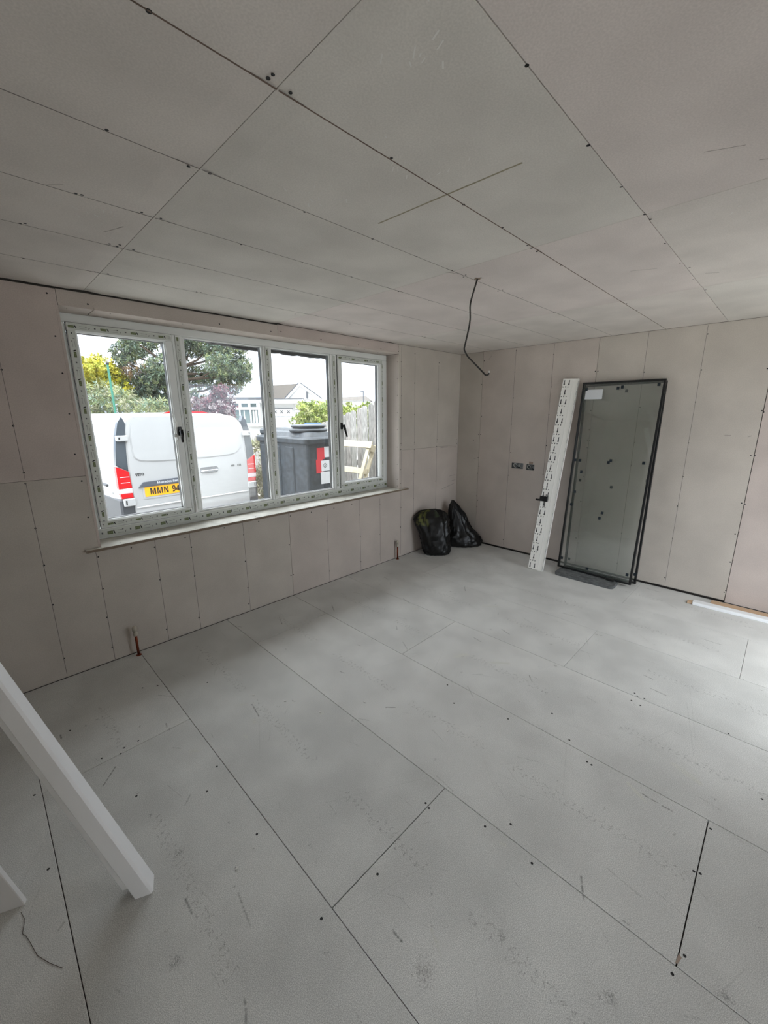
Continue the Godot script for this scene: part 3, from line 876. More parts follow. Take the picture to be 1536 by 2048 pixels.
func build_slotted_panel() -> void:
	var foot := Vector3(1.252, 0, 0.388)
	var top := Vector3(1.292, 1.855, 0.034)
	var l := foot.distance_to(top)
	var t := thing("slotted_panel", "tall white slotted steel panel leaning on the wall beside the glass units", "panel", foot)
	var x := lean(foot, top, Vector3(1, 0, -0.12))
	# hollow section: a 1.5 mm front pierced by keyhole slots and round-ish holes, a back, two returns
	var s := st()
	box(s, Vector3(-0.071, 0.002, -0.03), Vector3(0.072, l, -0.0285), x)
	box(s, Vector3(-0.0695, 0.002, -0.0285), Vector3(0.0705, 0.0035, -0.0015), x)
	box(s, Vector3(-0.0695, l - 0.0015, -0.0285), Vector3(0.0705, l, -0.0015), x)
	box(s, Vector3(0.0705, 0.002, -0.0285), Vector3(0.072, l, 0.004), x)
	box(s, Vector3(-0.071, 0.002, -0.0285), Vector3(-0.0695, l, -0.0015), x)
	piece("slot_shade_back", s, "galvanised", t)  # grey tone inside stands in for the shade seen through the slots
	s = st()
	var pitch := 0.0905
	var k := 0
	var y := l
	while y > 0.01:
		var y0 := maxf(0.002, y - pitch)
		var holes := []
		for cx in ([-0.056, -0.012] if k % 2 == 0 else [-0.036]):
			holes.append(Rect2(cx - 0.0042, y - 0.053, 0.0084, 0.038))
			holes.append(Rect2(cx - 0.0068, y - 0.061, 0.0136, 0.015))
		for cx in [-0.061, -0.039, -0.017]: holes.append(Rect2(cx - 0.0045, y - 0.084, 0.009, 0.009 if cx != -0.039 else 0.013))
		holes.append(Rect2(-0.0725, y - (0.07 if k % 2 else 0.085), 0.004, 0.02))   # notch in the edge
		for r in rect_minus(Rect2(-0.072, y0, 0.136, y - y0), holes): box(s, Vector3(r.position.x, r.position.y, -0.0015), Vector3(r.end.x, r.end.y, 0.0), x)
		for r in rect_minus(Rect2(0.064, y0, 0.0065, y - y0), [Rect2(0.066, y - 0.065, 0.0025, 0.042)]): box(s, Vector3(r.position.x, r.position.y, 0.002), Vector3(r.end.x, r.end.y, 0.004), x)
		y = y0
		k += 1
	box(s, Vector3(0.062, 0.002, -0.0015), Vector3(0.064, l, 0.004), x)
	cham(s, Vector3(0.02, 0.004, -0.001), Vector3(0.026, l - 0.002, 0.0015), 0.0005, x)
	box(s, Vector3(0.072, 0.002, -0.03), Vector3(0.0728, l, 0.004), x)
	box(s, Vector3(-0.0718, 0.002, -0.03), Vector3(-0.071, l, -0.0015), x)
	piece("pierced_face", s, "white_steel", t)
	var ct := thing("clip", "small black plastic clip hooked on the slotted white panel", "clip", foot + x * Vector3(-0.03, 0.72, 0.001))
	s = st()
	cham(s, Vector3(-0.05, -0.026, 0.0), Vector3(0.028, 0.024, 0.018), 0.004, x)
	piece("body", s, "black_plastic", ct)
	s = st()
	cham(s, Vector3(-0.09, -0.026, 0.002), Vector3(-0.05, -0.008, 0.016), 0.005, x)
	piece("hook", s, "black_plastic", ct)
	s = st()
	cham(s, Vector3(0.0, -0.085, 0.0004), Vector3(0.006, 0.045, 0.003), 0.0008, x)
	piece("tongue", s, "cable", ct)

func glass_unit(label: String, foot: Vector3, top: Vector3, w: float, pads: Array, front: bool) -> void:
	var l := foot.distance_to(top)
	var t := thing("glass_unit", label, "glass panel", foot, 0.0, "")
	var x := lean(foot, top, Vector3(1, 0, 0.022))
	var s := st()
	var h := w / 2
	for zz in [0.018, 0.0]:
		var g := st()
		box(g, Vector3(-h, 0, zz), Vector3(h, l, zz + 0.004), x)
		piece("glass_sheet", g, "unit_glass", t)
	var e := 0.017
	for r in [[-h, 0.0, h, e], [-h, l - e, h, l], [-h, e, -h + e, l - e], [h - e, e, h, l - e]]:
		cham(s, Vector3(r[0], r[1], -0.0008), Vector3(r[2], r[3], 0.0228), 0.0008, x)
	piece("edge_seal", s, "spacer", t)
	for p in pads:
		s = st()
		cham(s, Vector3(p[0] * h - 0.011, p[1] * l - 0.013, 0.0222), Vector3(p[0] * h + 0.011, p[1] * l + 0.013, 0.026), 0.001, x * Transform3D(Basis(Vector3(0, 0, 1), 0.0), Vector3.ZERO))
		piece("cork_pad", s, "blue_pad", t)
	if front:
		s = st()
		cham(s, Vector3(-h + 0.035, l * 0.915, 0.0222), Vector3(-h + 0.185, l * 0.963, 0.0228), 0.0002, x)
		piece("paper_label", s, "paper_label", t)
		s = st()
		cham(s, Vector3(0.13, 0.0, 0.015), Vector3(0.2, 0.022, 0.05), 0.003, x)
		piece("corner_block", s, "black_plastic", t)

func build_glass() -> void:
	var t := thing("packing_board", "grey board with rounded corners lying under the glass units", "board", Vector3(1.72, 0, 0.29))
	var s := st()
	prism(s, round_rect(-0.285, -0.085, 0.24, 0.1, 0.04, 6), 0.0, 0.026, Transform3D(Basis(Vector3.RIGHT, Vector3(0, 0, -1), Vector3.UP), Vector3.ZERO))
	piece("board", s, "grey_board", t)
	glass_unit("rear double glazed unit leaning behind the one with the paper label", Vector3(1.755, 0.012, 0.1), Vector3(1.748, 1.79, 0.012), 0.652, [[-0.86, 0.05], [0.95, 0.05], [-0.82, 0.5], [0.05, 0.48], [0.9, 0.53], [-0.86, 0.96], [0.1, 0.96]], false)
	glass_unit("front double glazed unit with black edge, blue pads and a paper label", Vector3(1.732, 0.0265, 0.196), Vector3(1.742, 1.806, 0.04), 0.66, [[-0.88, 0.965], [-0.07, 0.965], [0.03, 0.97], [0.86, 0.975], [-0.92, 0.6], [-0.78, 0.6], [-0.02, 0.6], [0.03, 0.61], [0.82, 0.61], [-0.7, 0.54], [-0.8, 0.43], [-0.85, 0.36], [0.02, 0.34], [-0.03, 0.31], [-0.9, 0.055], [-0.15, 0.03], [0.88, 0.05]], true)

func build_battens() -> void:
	var t := thing("white_batten", "white painted batten lying on the floor along the back wall", "batten", Vector3(2.515, 0, 0.2), 0.0, "")
	var s := st()
	cham(s, Vector3(0, 0.0, -0.034), Vector3(1.1, 0.026, 0.034), 0.003, Transform3D(Basis(Vector3.UP, 0.03), Vector3.ZERO))
	piece("bar", s, "white_trim", t)
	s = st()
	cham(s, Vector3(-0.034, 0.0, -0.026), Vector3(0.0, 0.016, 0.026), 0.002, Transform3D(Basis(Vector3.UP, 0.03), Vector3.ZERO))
	piece("shadow_end", s, "timber", t)  # tan block put in for the small brown shadow at this end
	t = thing("timber_lath", "thin bare timber lath on the floor between white batten and back wall", "lath", Vector3(2.62, 0, 0.075))
	s = st()
	cham(s, Vector3(0, 0.0, -0.05), Vector3(1.0, 0.006, 0.05), 0.002)
	piece("strip", s, "timber", t)

func build_trims() -> void:
	# two white lengths leaning on the wall behind the camera; one face towards the window, one towards the room
	var d := Vector3(-0.29, 0.72, 0.22).normalized()
	var n1 := Vector3(0.3, 0.35, -0.88).slide(d).normalized()
	var x := Transform3D(Basis(n1.cross(d), d, -n1), Vector3.ZERO)
	var foot := Vector3(1.6, 0.0, 4.03)
	var l := (ROOM_Z - 0.09 - foot.z) / d.z
	var t := thing("white_trim", "white rebated window trim with a bevelled foot leaning over the floor", "trim", foot)
	var s := st()
	sweep_on_floor(s, [Vector2(-0.05, -0.022), Vector2(-0.047, -0.025), Vector2(0.004, -0.025), Vector2(0.012, -0.019), Vector2(0.012, 0.022), Vector2(0.009, 0.025), Vector2(-0.05, 0.025)], x, d, l)
	piece("bar", s, "white_trim", t)
	s = st()
	sweep_on_floor(s, [Vector2(-0.05, 0.025), Vector2(-0.004, 0.025), Vector2(-0.004, 0.044), Vector2(-0.006, 0.046), Vector2(-0.05, 0.046)], x, d, l, 0.03)
	piece("rebate_lip", s, "white_trim", t)
	var foot2 := Vector3(1.355, 0.0, 4.31)
	t = thing("white_plank", "flat white plank on edge leaning beside the rebated white trim", "plank", foot2)
	s = st()
	sweep_on_floor(s, [Vector2(-0.012, 0.002), Vector2(-0.01, 0.0), Vector2(0.006, 0.0), Vector2(0.008, 0.002), Vector2(0.008, 0.13), Vector2(-0.012, 0.13)], x, d, (ROOM_Z - 0.13 - foot2.z) / d.z)
	piece("plank", s, "white_trim", t)

func sweep_on_floor(s: SurfaceTool, sec: Array, x: Transform3D, d: Vector3, l: float, lift := 0.0) -> void:
	var a := []
	var b := []
	var area := 0.0
	for i in sec.size(): area += sec[i].cross(sec[(i + 1) % sec.size()])
	var order := sec.duplicate()
	if area > 0: order.reverse()
	for p in order:
		var q: Vector3 = x * Vector3(p.x, 0, p.y)
		a.append(q - d * (q.y / d.y) + d * lift)   # slide down to the floor
		b.append(q + d * l)
	loft(s, [a, b])

func build_debris() -> void:
	var th := thing("wire_offcut", "thin curled brown wire offcut lying on the floor near the white trim", "wire", Vector3(1.56, 0, 4.35))
	var ws := st()
	var wire := []
	for p in WIRE: wire.append(Vector3(p[0] - 1.56, 0.0015, p[1] - 4.35))
	tube(ws, wire, 0.0007, 5)
	piece("strand", ws, "bark", th)
	var spots := [[1.338, 3.118], [1.131, 3.2], [1.75, 3.78], [2.05, 2.3], [1.45, 2.9], [0.96, 3.3], [1.9, 2.75], [1.2, 2.2]]
	for k in spots.size():
		var t := thing("plaster_crumb", "tiny white crumb of plaster lying on the grey floor", "crumb", Vector3(spots[k][0], 0, spots[k][1]), k * 0.8, "plaster crumbs on the floor")
		var s := st()
		cham(s, Vector3(-0.007, 0, -0.003), Vector3(0.006, 0.004, 0.003), 0.0012)
		piece("crumb", s, "pale_scuff", t)

# ---------------------------------------------------------------- outside
func build_ground() -> void:
	var g := structure("ground")
	var s := st()
	for r in [[-60.0, -60.0, -0.32, 60.0], [-0.32, -60.0, ROOM_X + 0.3, -0.34], [-0.32, ROOM_Z + 0.32, ROOM_X + 0.3, 60.0], [ROOM_X + 0.3, -60.0, 60.0, 60.0]]:
		box(s, Vector3(r[0], OUT - 0.2, r[1]), Vector3(r[2], OUT, r[3]))
	piece("paving", s, "concrete", g)
	# eaves board with a wavy lower edge, hung outside above the window
	var t := structure("trim_1")
	s = st()
	var poly := PackedVector2Array()
	var n := 150
	for i in n + 1:
		var z := 0.2 + 4.4 * i / n
		poly.append(Vector2(-z, 2.116 + 0.06 * smoothstep(2.1, 3.1, z) + 0.004 * sin(z * 24.0) + 0.003 * sin(z * 61.0)))
	poly.append(Vector2(-4.6, 2.42))
	poly.append(Vector2(-0.2, 2.42))
	prism(s, poly, -0.85, -0.8, Transform3D(Basis(Vector3(0, 0, -1), Vector3.UP, Vector3.RIGHT), Vector3.ZERO))
	box(s, Vector3(-0.82, 2.38, 0.2), Vector3(-0.3, 2.43, 4.6))
	piece("eaves_edge", s, "felt", t)
	# unseen eaves added over both doorways to keep steep skylight off the floor
	t = structure("trim_2")
	s = st()
	box(s, Vector3(-0.3, 2.18, ROOM_Z + 0.3), Vector3(ROOM_X + 1.1, 2.43, ROOM_Z + ADDED_EAVES))
	box(s, Vector3(ROOM_X + 0.3, 2.18, -0.3), Vector3(ROOM_X + 0.85, 2.43, ROOM_Z + 0.3))
	piece("added_eaves", s, "felt", t)

func van_section(w: float, top: float, bottom: float) -> Array:
	# half-profile scaled to width and height, from bottom right round over the roof to bottom left
	var half := [[0.93, 0.30], [0.95, 0.45], [0.955, 0.85], [0.94, 1.15], [0.9, 1.42], [0.855, 1.64], [0.8, 1.77], [0.7, 1.86], [0.5, 1.9], [0.25, 1.917], [0.0, 1.92]]
	var o := []
	for p in half: o.append(Vector2(p[0] * w, bottom + (p[1] - 0.3) / 1.62 * (top - bottom)))
	for i in range(half.size() - 2, -1, -1): o.append(Vector2(-half[i][0] * w, bottom + (half[i][1] - 0.3) / 1.62 * (top - bottom)))
	return o

func outline(pts: Array) -> PackedVector2Array:
	var o := PackedVector2Array()
	for p in pts: o.append(Vector2(p[0], p[1]))
	return o

func rounded(poly: PackedVector2Array) -> PackedVector2Array:   # cut the corners twice
	for k in 2:
		var o := PackedVector2Array()
		for i in poly.size():
			var a := poly[i]
			var b := poly[(i + 1) % poly.size()]
			o.append(a.lerp(b, 0.25))
			o.append(a.lerp(b, 0.75))
		poly = o
	return poly

func plate_shape(s: SurfaceTool, poly: PackedVector2Array, z0: float, z1: float, bevel: float) -> void:
	# a prism whose front edge is bevelled
	if Geometry2D.is_polygon_clockwise(poly): poly.reverse()
	var inner := Geometry2D.offset_polygon(poly, -bevel)
	if inner.is_empty() or inner[0].size() < 3:
		prism(s, poly, z0, z1)
		return
	prism(s, poly, z0, z1 - bevel * 0.5)
	var top := inner[0]
	if Geometry2D.is_polygon_clockwise(top): top.reverse()
	prism(s, top, z1 - bevel * 0.5, z1)

func build_van() -> void:
	var th := deg_to_rad(94.0)
	var t := thing("van", "white panel van parked outside, its yellow rear number plate towards the window", "van", Vector3(-2.948, OUT, 2.953), th)
	var c := 0.925
	var s := sst()
	var rings := []
	for r in [[0.012, 0.955, 1.895, 0.33], [0.0, 0.97, 1.905, 0.31], [-0.05, 0.99, 1.915, 0.3], [-0.2, 1.0, 1.92, 0.3], [-3.2, 1.0, 1.92, 0.3], [-3.6, 0.99, 1.86, 0.3], [-4.25, 0.97, 1.3, 0.3], [-4.7, 0.93, 1.1, 0.32], [-4.95, 0.85, 0.95, 0.38]]:
		var ring := []
		var sec := van_section(r[1], r[2], r[3])
		sec.reverse()
		for p in sec: ring.append(Vector3(c + p.x, p.y, r[0]))
		rings.append(ring)
	loft(s, rings)
	piece("body", s, "van_white", t)
	# two barn doors
	for k in 2:
		var pl := outline([[0.125, 0.42], [0.922, 0.42], [0.922, 1.868], [0.24, 1.862], [0.165, 1.82], [0.14, 1.7], [0.118, 1.2], [0.125, 0.74]]) if k == 0 else outline([[0.93, 0.42], [1.738, 0.42], [1.744, 0.75], [1.742, 1.2], [1.675, 1.62], [1.6, 1.83], [1.52, 1.862], [0.93, 1.868]])
		s = st()
		plate_shape(s, pl, 0.0, 0.022, 0.006)
		var door := piece("rear_door", s, "van_white", t)
		s = st()   # pressed panel where glass would be
		var win := outline([[0.3, 1.3], [0.86, 1.285], [0.88, 1.31], [0.88, 1.825], [0.25, 1.81], [0.195, 1.775], [0.178, 1.7], [0.172, 1.42], [0.2, 1.34]]) if k == 0 else outline([[0.985, 1.285], [1.51, 1.3], [1.6, 1.34], [1.655, 1.42], [1.645, 1.52], [1.59, 1.74], [1.55, 1.8], [1.48, 1.825], [0.975, 1.828], [0.965, 1.31]])
		plate_shape(s, rounded(win), 0.02, 0.032, 0.01)
		piece("pressed_panel", s, "van_white", door)
		s = st()
		cham(s, Vector3(0.135 if k == 0 else 0.935, 0.712, 0.015), Vector3(0.915 if k == 0 else 1.738, 0.735, 0.034), 0.008)
		piece("crease", s, "van_white", door)
		if k == 0:
			s = st()
			plate_shape(s, outline([[0.19, 0.985], [0.25, 1.045], [0.86, 1.06], [0.86, 0.992]]), 0.02, 0.045, 0.006)
			var strip := piece("trim_strip", s, "strip_grey", door)
			words("Mercedes-Benz", 0.03, 0.002, "pale_ink", strip, Vector3(0.41, 1.022, 0.0462))
			s = st()
			plate_shape(s, round_rect(0.23, 0.82, 0.81, 1.0, 0.03), 0.018, 0.027, 0.004)
			piece("plate_recess", s, "van_white", door)
			s = st()
			plate_shape(s, round_rect(0.255, 0.852, 0.775, 0.978, 0.01), 0.026, 0.031, 0.001)
			var plate := piece("number_plate", s, "plate", door)
			words("MMN", 0.083, 0.002, "ink", plate, Vector3(0.31, 0.915, 0.0322), true, 0.8)
			words("94J", 0.083, 0.002, "ink", plate, Vector3(0.59, 0.915, 0.0322), true, 0.8)
			words("VITO", 0.032, 0.006, "ink", door, Vector3(0.175, 1.147, 0.024), true)
		else:
			s = st()
			plate_shape(s, round_rect(1.0, 1.07, 1.27, 1.155, 0.035), 0.02, 0.026, 0.004)
			cham(s, Vector3(1.01, 1.085, 0.026), Vector3(1.262, 1.115, 0.05), 0.009)
			piece("door_handle", s, "chrome", door)
			words("110", 0.026, 0.006, "ink", door, Vector3(1.47, 1.138, 0.024), true)
			words("CDI", 0.026, 0.006, "ink", door, Vector3(1.575, 1.138, 0.024), true)
	for k in 2:
		var f := func(u: float) -> float: return u if k == 0 else 1.855 - u
		var g := func(a: Array) -> PackedVector2Array:
			var o := PackedVector2Array()
			for p in a: o.append(Vector2(f.call(p[0]), p[1]))
			return o
		# dark pillar, tail lamp, hinges, bumper corner
		s = st()
		plate_shape(s, g.call([[0.105, 1.2], [0.113, 1.42], [0.128, 1.64], [0.148, 1.79], [0.118, 1.865], [0.07, 1.8], [0.03, 1.65], [0.0, 1.45], [-0.02, 1.28]]), -0.06, 0.02, 0.008)
		piece("dark_pillar", s, "van_glass", t)
		s = st()
		plate_shape(s, g.call([[-0.028, 1.27], [0.106, 1.195], [0.116, 0.99], [-0.03, 0.99]]), -0.05, 0.03, 0.01)
		plate_shape(s, g.call([[-0.02, 0.925], [0.116, 0.925], [0.117, 0.866], [-0.01, 0.866]]), -0.05, 0.03, 0.01)
		var lamp := piece("tail_lens", s, "red_lens", t)
		s = st()
		plate_shape(s, g.call([[-0.028, 0.988], [0.116, 0.988], [0.116, 0.927], [-0.022, 0.927]]), -0.05, 0.029, 0.01)
		piece("clear_band", s, "clear_lens", lamp)
		s = st()
		for y in [0.98, 1.06, 1.13]:
			s = st()
			cham(s, Vector3(minf(f.call(0.0), f.call(0.1)), y, 0.028), Vector3(maxf(f.call(0.0), f.call(0.1)), y + 0.006, 0.033), 0.002)
			piece("lens_rib", s, "clear_lens", lamp)
		for h in [[0.02, 0.15, 1.572, 1.642], [-0.005, 0.13, 0.765, 0.862]]:
			s = st()
			cham(s, Vector3(minf(f.call(h[0]), f.call(h[1])), h[2], 0.0), Vector3(maxf(f.call(h[0]), f.call(h[1])), h[3], 0.05), 0.008)
			var hinge := piece("hinge", s, "van_white", t)
			s = st()
			cham(s, Vector3(f.call(h[0] + 0.03) - 0.008, h[2] + 0.02, 0.045), Vector3(f.call(h[0] + 0.03) + 0.008, h[3] - 0.02, 0.053), 0.002)
			piece("hinge_pin", s, "ink", hinge)
		s = st()
		cham(s, Vector3(minf(f.call(-0.04), f.call(0.122)), 0.28, -0.7), Vector3(maxf(f.call(-0.04), f.call(0.122)), 0.86, 0.028), 0.02)
		piece("bumper_corner", s, "van_trim", t)
	s = st()
	cham(s, Vector3(0.1, 0.24, -0.1), Vector3(1.75, 0.43, 0.05), 0.03)
	piece("bumper", s, "van_trim", t)
	s = st()
	plate_shape(s, outline([[0.6, 1.9], [1.25, 1.9], [1.15, 1.925], [0.93, 1.93], [0.7, 1.925]]), -0.05, 0.0, 0.004)
	piece("brake_light", s, "red_lens", t)
	# side: pressed panel, rub strip, handle
	s = st()
	var side := Transform3D(Basis(Vector3(0, 0, 1), Vector3(0.13, 1, 0).normalized(), Vector3(-1, 0.13, 0).normalized()), Vector3(0.005, 0.0, 0))
	prism(s, round_rect(-1.5, 1.2, -0.28, 1.66, 0.12), -0.16, -0.122, side)
	piece("side_panel", s, "van_white", t)
	s = st()
	cham(s, Vector3(-0.045, 0.9, -3.4), Vector3(-0.02, 0.93, -0.22), 0.006)
	piece("side_crease", s, "van_white", t)
	s = st()
	cham(s, Vector3(-0.05, 0.98, -0.62), Vector3(-0.015, 1.01, -0.4), 0.008)
	piece("side_handle", s, "van_trim", t)
	s = st()
	for q in [Vector3(0.055, 0, -0.95), Vector3(1.795, 0, -0.95), Vector3(0.055, 0, -4.05), Vector3(1.795, 0, -4.05)]:
		s = sst()
		var wheel := []
		for p in [[0.2, -0.115], [0.31, -0.11], [0.33, -0.07], [0.33, 0.07], [0.31, 0.11], [0.2, 0.115]]:
			var ring := []
			for k in 20: ring.append(q + Vector3(p[1], 0.33 + sin(TAU * k / 20.0) * p[0], -cos(TAU * k / 20.0) * p[0]))
			wheel.append(ring)
		loft(s, wheel)
		piece("wheel", s, "tyre", t)

func build_tank() -> void:
	var t := thing("oil_tank", "large dark grey plastic oil tank with hazard stickers and a round lid", "tank", Vector3(-2.12, OUT, 0.9))
	var x0 := -0.63
	var x1 := 0.62
	var z0 := -0.25
	var z1 := 0.265
	var rr := func(grow: float, y: float, r: float) -> Array:
		var o := []
		var pl := round_rect(x0 - grow, -(z1 + grow), x1 + grow, -(z0 - grow), r, 5)
		for p in pl: o.append(Vector3(p.x, y, -p.y))
		return o
	var s := sst()
	s.set_smooth_group(-1)
	loft(s, [rr.call(-0.03, 0.0, 0.06), rr.call(-0.01, 0.03, 0.07), rr.call(0.0, 0.5, 0.07), rr.call(0.0, 1.5, 0.07)])
	var body := piece("body", s, "tank", t)
	s = st()
	loft(s, [rr.call(0.012, 1.5, 0.075), rr.call(0.03, 1.515, 0.08), rr.call(0.035, 1.565, 0.08), rr.call(0.02, 1.585, 0.08), rr.call(-0.02, 1.592, 0.07)])
	piece("rim", s, "tank", t)
	s = st()
	loft(s, [rr.call(-0.02, 1.59, 0.07), rr.call(-0.06, 1.645, 0.08), rr.call(-0.1, 1.66, 0.09)])
	loft(s, [rr.call(-0.1, 1.66, 0.1), rr.call(-0.13, 1.69, 0.1)])
	piece("top", s, "tank", t)
	s = st()
	cham(s, Vector3(x0 + 0.02, 1.59, z0 + 0.02), Vector3(x0 + 0.3, 1.69, z1 - 0.02), 0.03)
	piece("filler_hump", s, "tank", t)
	s = sst()
	lathe(s, [[0.25, 1.655], [0.26, 1.67], [0.25, 1.69], [0.215, 1.692], [0.215, 1.71], [0.235, 1.713], [0.235, 1.735], [0.2, 1.745], [0.01, 1.748]], Vector3(0.3, 0, 0.0), 28)
	piece("lid", s, "tank", t)
	for x in [-0.42, -0.12, 0.22]:
		s = st()
		cham(s, Vector3(x - 0.1, 0.12, z1 - 0.01), Vector3(x + 0.1, 1.46, z1 + 0.016), 0.012)
		piece("rib", s, "tank", body)
	s = st()
	cham(s, Vector3(x1 - 0.01, 0.55, z0 + 0.04), Vector3(x1 + 0.014, 0.565, z1 - 0.05), 0.006)
	piece("moulded_line", s, "tank", body)
	for b in [["sticker", 1.3, 1.45, -0.01, 0.11, "sticker_red", 0.002], ["sticker", 1.32, 1.46, -0.15, -0.01, "sticker_white", 0.002], ["sticker", 1.12, 1.3, 0.02, 0.13, "sticker_red", 0.003], ["sticker", 1.14, 1.28, -0.1, 0.05, "sticker_white", 0.005], ["sticker", 1.2, 1.31, -0.17, -0.1, "sticker_yellow", 0.006], ["sticker", 0.97, 1.13, -0.14, 0.06, "sticker_white", 0.004]]:
		s = st()
		box(s, Vector3(x1 - 0.002, b[1], b[3] + 0.0), Vector3(x1 + b[6], b[2], b[4]))
		var o := piece(b[0], s, b[5], body)
		if b[6] == 0.005:
			s = st()
			var r := Transform3D(Basis(Vector3.RIGHT, PI / 4), Vector3(x1 + 0.006, 1.215, -0.01))
			for q in [[-0.025, 0.02, 0.025, 0.025], [-0.025, -0.025, 0.025, -0.02], [-0.025, -0.02, -0.02, 0.02], [0.02, -0.02, 0.025, 0.02], [-0.006, -0.006, 0.006, 0.006]]: box(s, Vector3(-0.001, q[1], q[0]), Vector3(0.0005, q[3], q[2]), r)
			piece("hazard_diamond", s, "ink", o)

func build_fence() -> void:
	var t := thing("picket_fence", "weathered grey picket fence with rounded tops sloping down along the drive", "fence", Vector3(-3.6, OUT, -0.3))
	var n := 0
	var x := -0.75
	while x > -6.2:
		var top := clampf(1.699 + 0.2385 * (x + 1.83), 1.08, 1.9) - OUT + rng.randf_range(-0.008, 0.008)
		var s := st()
		var pl := PackedVector2Array([Vector2(-0.06, 0), Vector2(0.06, 0)])
		for i in 9: pl.append(Vector2(cos(PI * i / 8.0) * 0.06, top - 0.045 + sin(PI * i / 8.0) * 0.045))
		prism(s, pl, -0.01, 0.01)
		var o := piece("picket", s, "picket_%d" % [0, 1, 0, 2, 1][n % 5], t)
		o.position = Vector3(x + 3.6, 0, rng.randf_range(-0.003, 0.003))
		o.rotation.z = rng.randf_range(-0.008, 0.008)
		x -= 0.137
		n += 1
	for y in [0.35, 1.05]:
		var s := st()
		cham(s, Vector3(-2.6, y, -0.06), Vector3(2.9, y + 0.09, -0.015), 0.006)
		piece("rail", s, "picket_2", t)
	t = thing("pallet", "pale timber pallet frame leaning against the picket fence", "pallet", Vector3(-2.0, OUT, 0.3))
	var a := Vector3(0, 0, 0)
	var lx := lean(Vector3(0, 0, 0.12), Vector3(0, 1.45, -0.47), Vector3.RIGHT)
	var s := st()
	for zz in [0.0, 0.1]:
		for xx in [-0.42, 0.38]:
			s = st()
			cham(s, Vector3(xx - 0.035, 0.0, zz - 0.012), Vector3(xx + 0.035, 1.5, zz + 0.012), 0.003, Transform3D(lx.basis, Vector3(0, 0.02, 0.12)))
			piece("upright", s, "pallet", t)
	for yy in [0.3, 0.72, 1.08]:
		s = st()
		cham(s, Vector3(-0.45, yy - 0.045, 0.016), Vector3(0.41, yy + 0.045, 0.04), 0.003, Transform3D(lx.basis, Vector3(0, 0.02, 0.12)))
		piece("rung", s, "pallet", t)
	for xx in [-0.42, 0.38]:
		for yy in [0.72, 1.44]:
			s = st()
			cham(s, Vector3(xx - 0.045, yy - 0.05, 0.013), Vector3(xx + 0.045, yy + 0.05, 0.087), 0.003, Transform3D(lx.basis, Vector3(0, 0.02, 0.12)))
			piece("block", s, "pallet", t)
	s = st()
	cham(s, Vector3(-0.5, 1.42, 0.113), Vector3(0.46, 1.52, 0.135), 0.003, Transform3D(lx.basis, Vector3(0, 0.02, 0.12)))
	piece("top_rail", s, "pallet", t)

var tufts := {}
func tuft(kind: String) -> ArrayMesh:
	if tufts.has(kind): return tufts[kind]
	var s := st()
	var n := 12
	for i in n:
		var d := Vector3(rng.randfn(), rng.randfn() + (0.5 if kind == "blade" else 0.0), rng.randfn()).normalized()
		var side := d.cross(Vector3(rng.randfn(), rng.randfn(), rng.randfn())).normalized()
		var l := rng.randf_range(0.06, 0.11) * (1.6 if kind == "blade" else 1.0)
		var w := {"needle": 0.013, "leaf": 0.024, "blade": 0.012}[kind] as float
		var mid := d * l * 0.55 + side.cross(d) * w * 0.3
		for v in [Vector3.ZERO, mid + side * w, d * l, Vector3.ZERO, d * l, mid - side * w]: s.add_vertex(v)
	tufts[kind] = mesh_of(s)
	return tufts[kind]

func foliage(t: Node3D, list: Array, kind: String, per: float, cols: Array, size: float, called := "foliage") -> void:
	var xs := []
	var cs := []
	for i in range(0, list.size(), 4):
		var c := Vector3(list[i], list[i + 1], list[i + 2]) - t.position
		var r: float = list[i + 3]
		var tone := rng.randf_range(-0.12, 0.12)
		for k in int(per * r * r * 10.0):
			var d := Vector3(rng.randfn(), rng.randfn(), rng.randfn()).normalized()
			var p := c + d * r * Vector3(1.12, 0.85, 1.12) * pow(rng.randf(), 0.35)
			var sc := size * rng.randf_range(0.7, 1.35)
			xs.append(Transform3D(Basis(Vector3(rng.randfn(), rng.randfn(), rng.randfn()).normalized(), rng.randf() * TAU).scaled(Vector3.ONE * sc), p))
			var col: Color = cols[rng.randi() % cols.size()]
			cs.append(col * (1.0 + tone + rng.randf_range(-0.18, 0.18)))
	var mm := MultiMesh.new()
	mm.transform_format = MultiMesh.TRANSFORM_3D
	mm.use_colors = true
	mm.mesh = tuft(kind)
	mm.instance_count = xs.size()
	for i in xs.size():
		mm.set_instance_transform(i, xs[i])
		mm.set_instance_color(i, cs[i])
	var o := MultiMeshInstance3D.new()
	o.name = called
	o.multimesh = mm
	o.material_override = M.leaf
	o.set_meta("kind", "stuff")
	t.add_child(o, true)

func limbs(t: Node3D, list: Array, root: Vector3, fork: float, r: float) -> void:
	var s := st()
	var top := root + Vector3(0.15, fork, 0.1)
	tube(s, [root - t.position, top.lerp(root, 0.5) - t.position + Vector3(0.08, 0, -0.05), top - t.position, top - t.position + Vector3(-0.1, 1.6, 0.1)], [r, r * 0.85, r * 0.7, r * 0.25], 8)
	piece("trunk", s, "bark", t)
	s = st()
	for i in range(0, list.size(), 4):
		var c := Vector3(list[i], list[i + 1], list[i + 2])
		var a := top + Vector3(0, clampf(c.y - top.y - 0.4, -0.3, 1.3), 0)
		tube(s, [a - t.position, a.lerp(c, 0.5) - t.position + Vector3(0, -0.12, 0), c - t.position], [r * 0.28, r * 0.2, r * 0.08], 5)
	piece("branches", s, "bark", t)

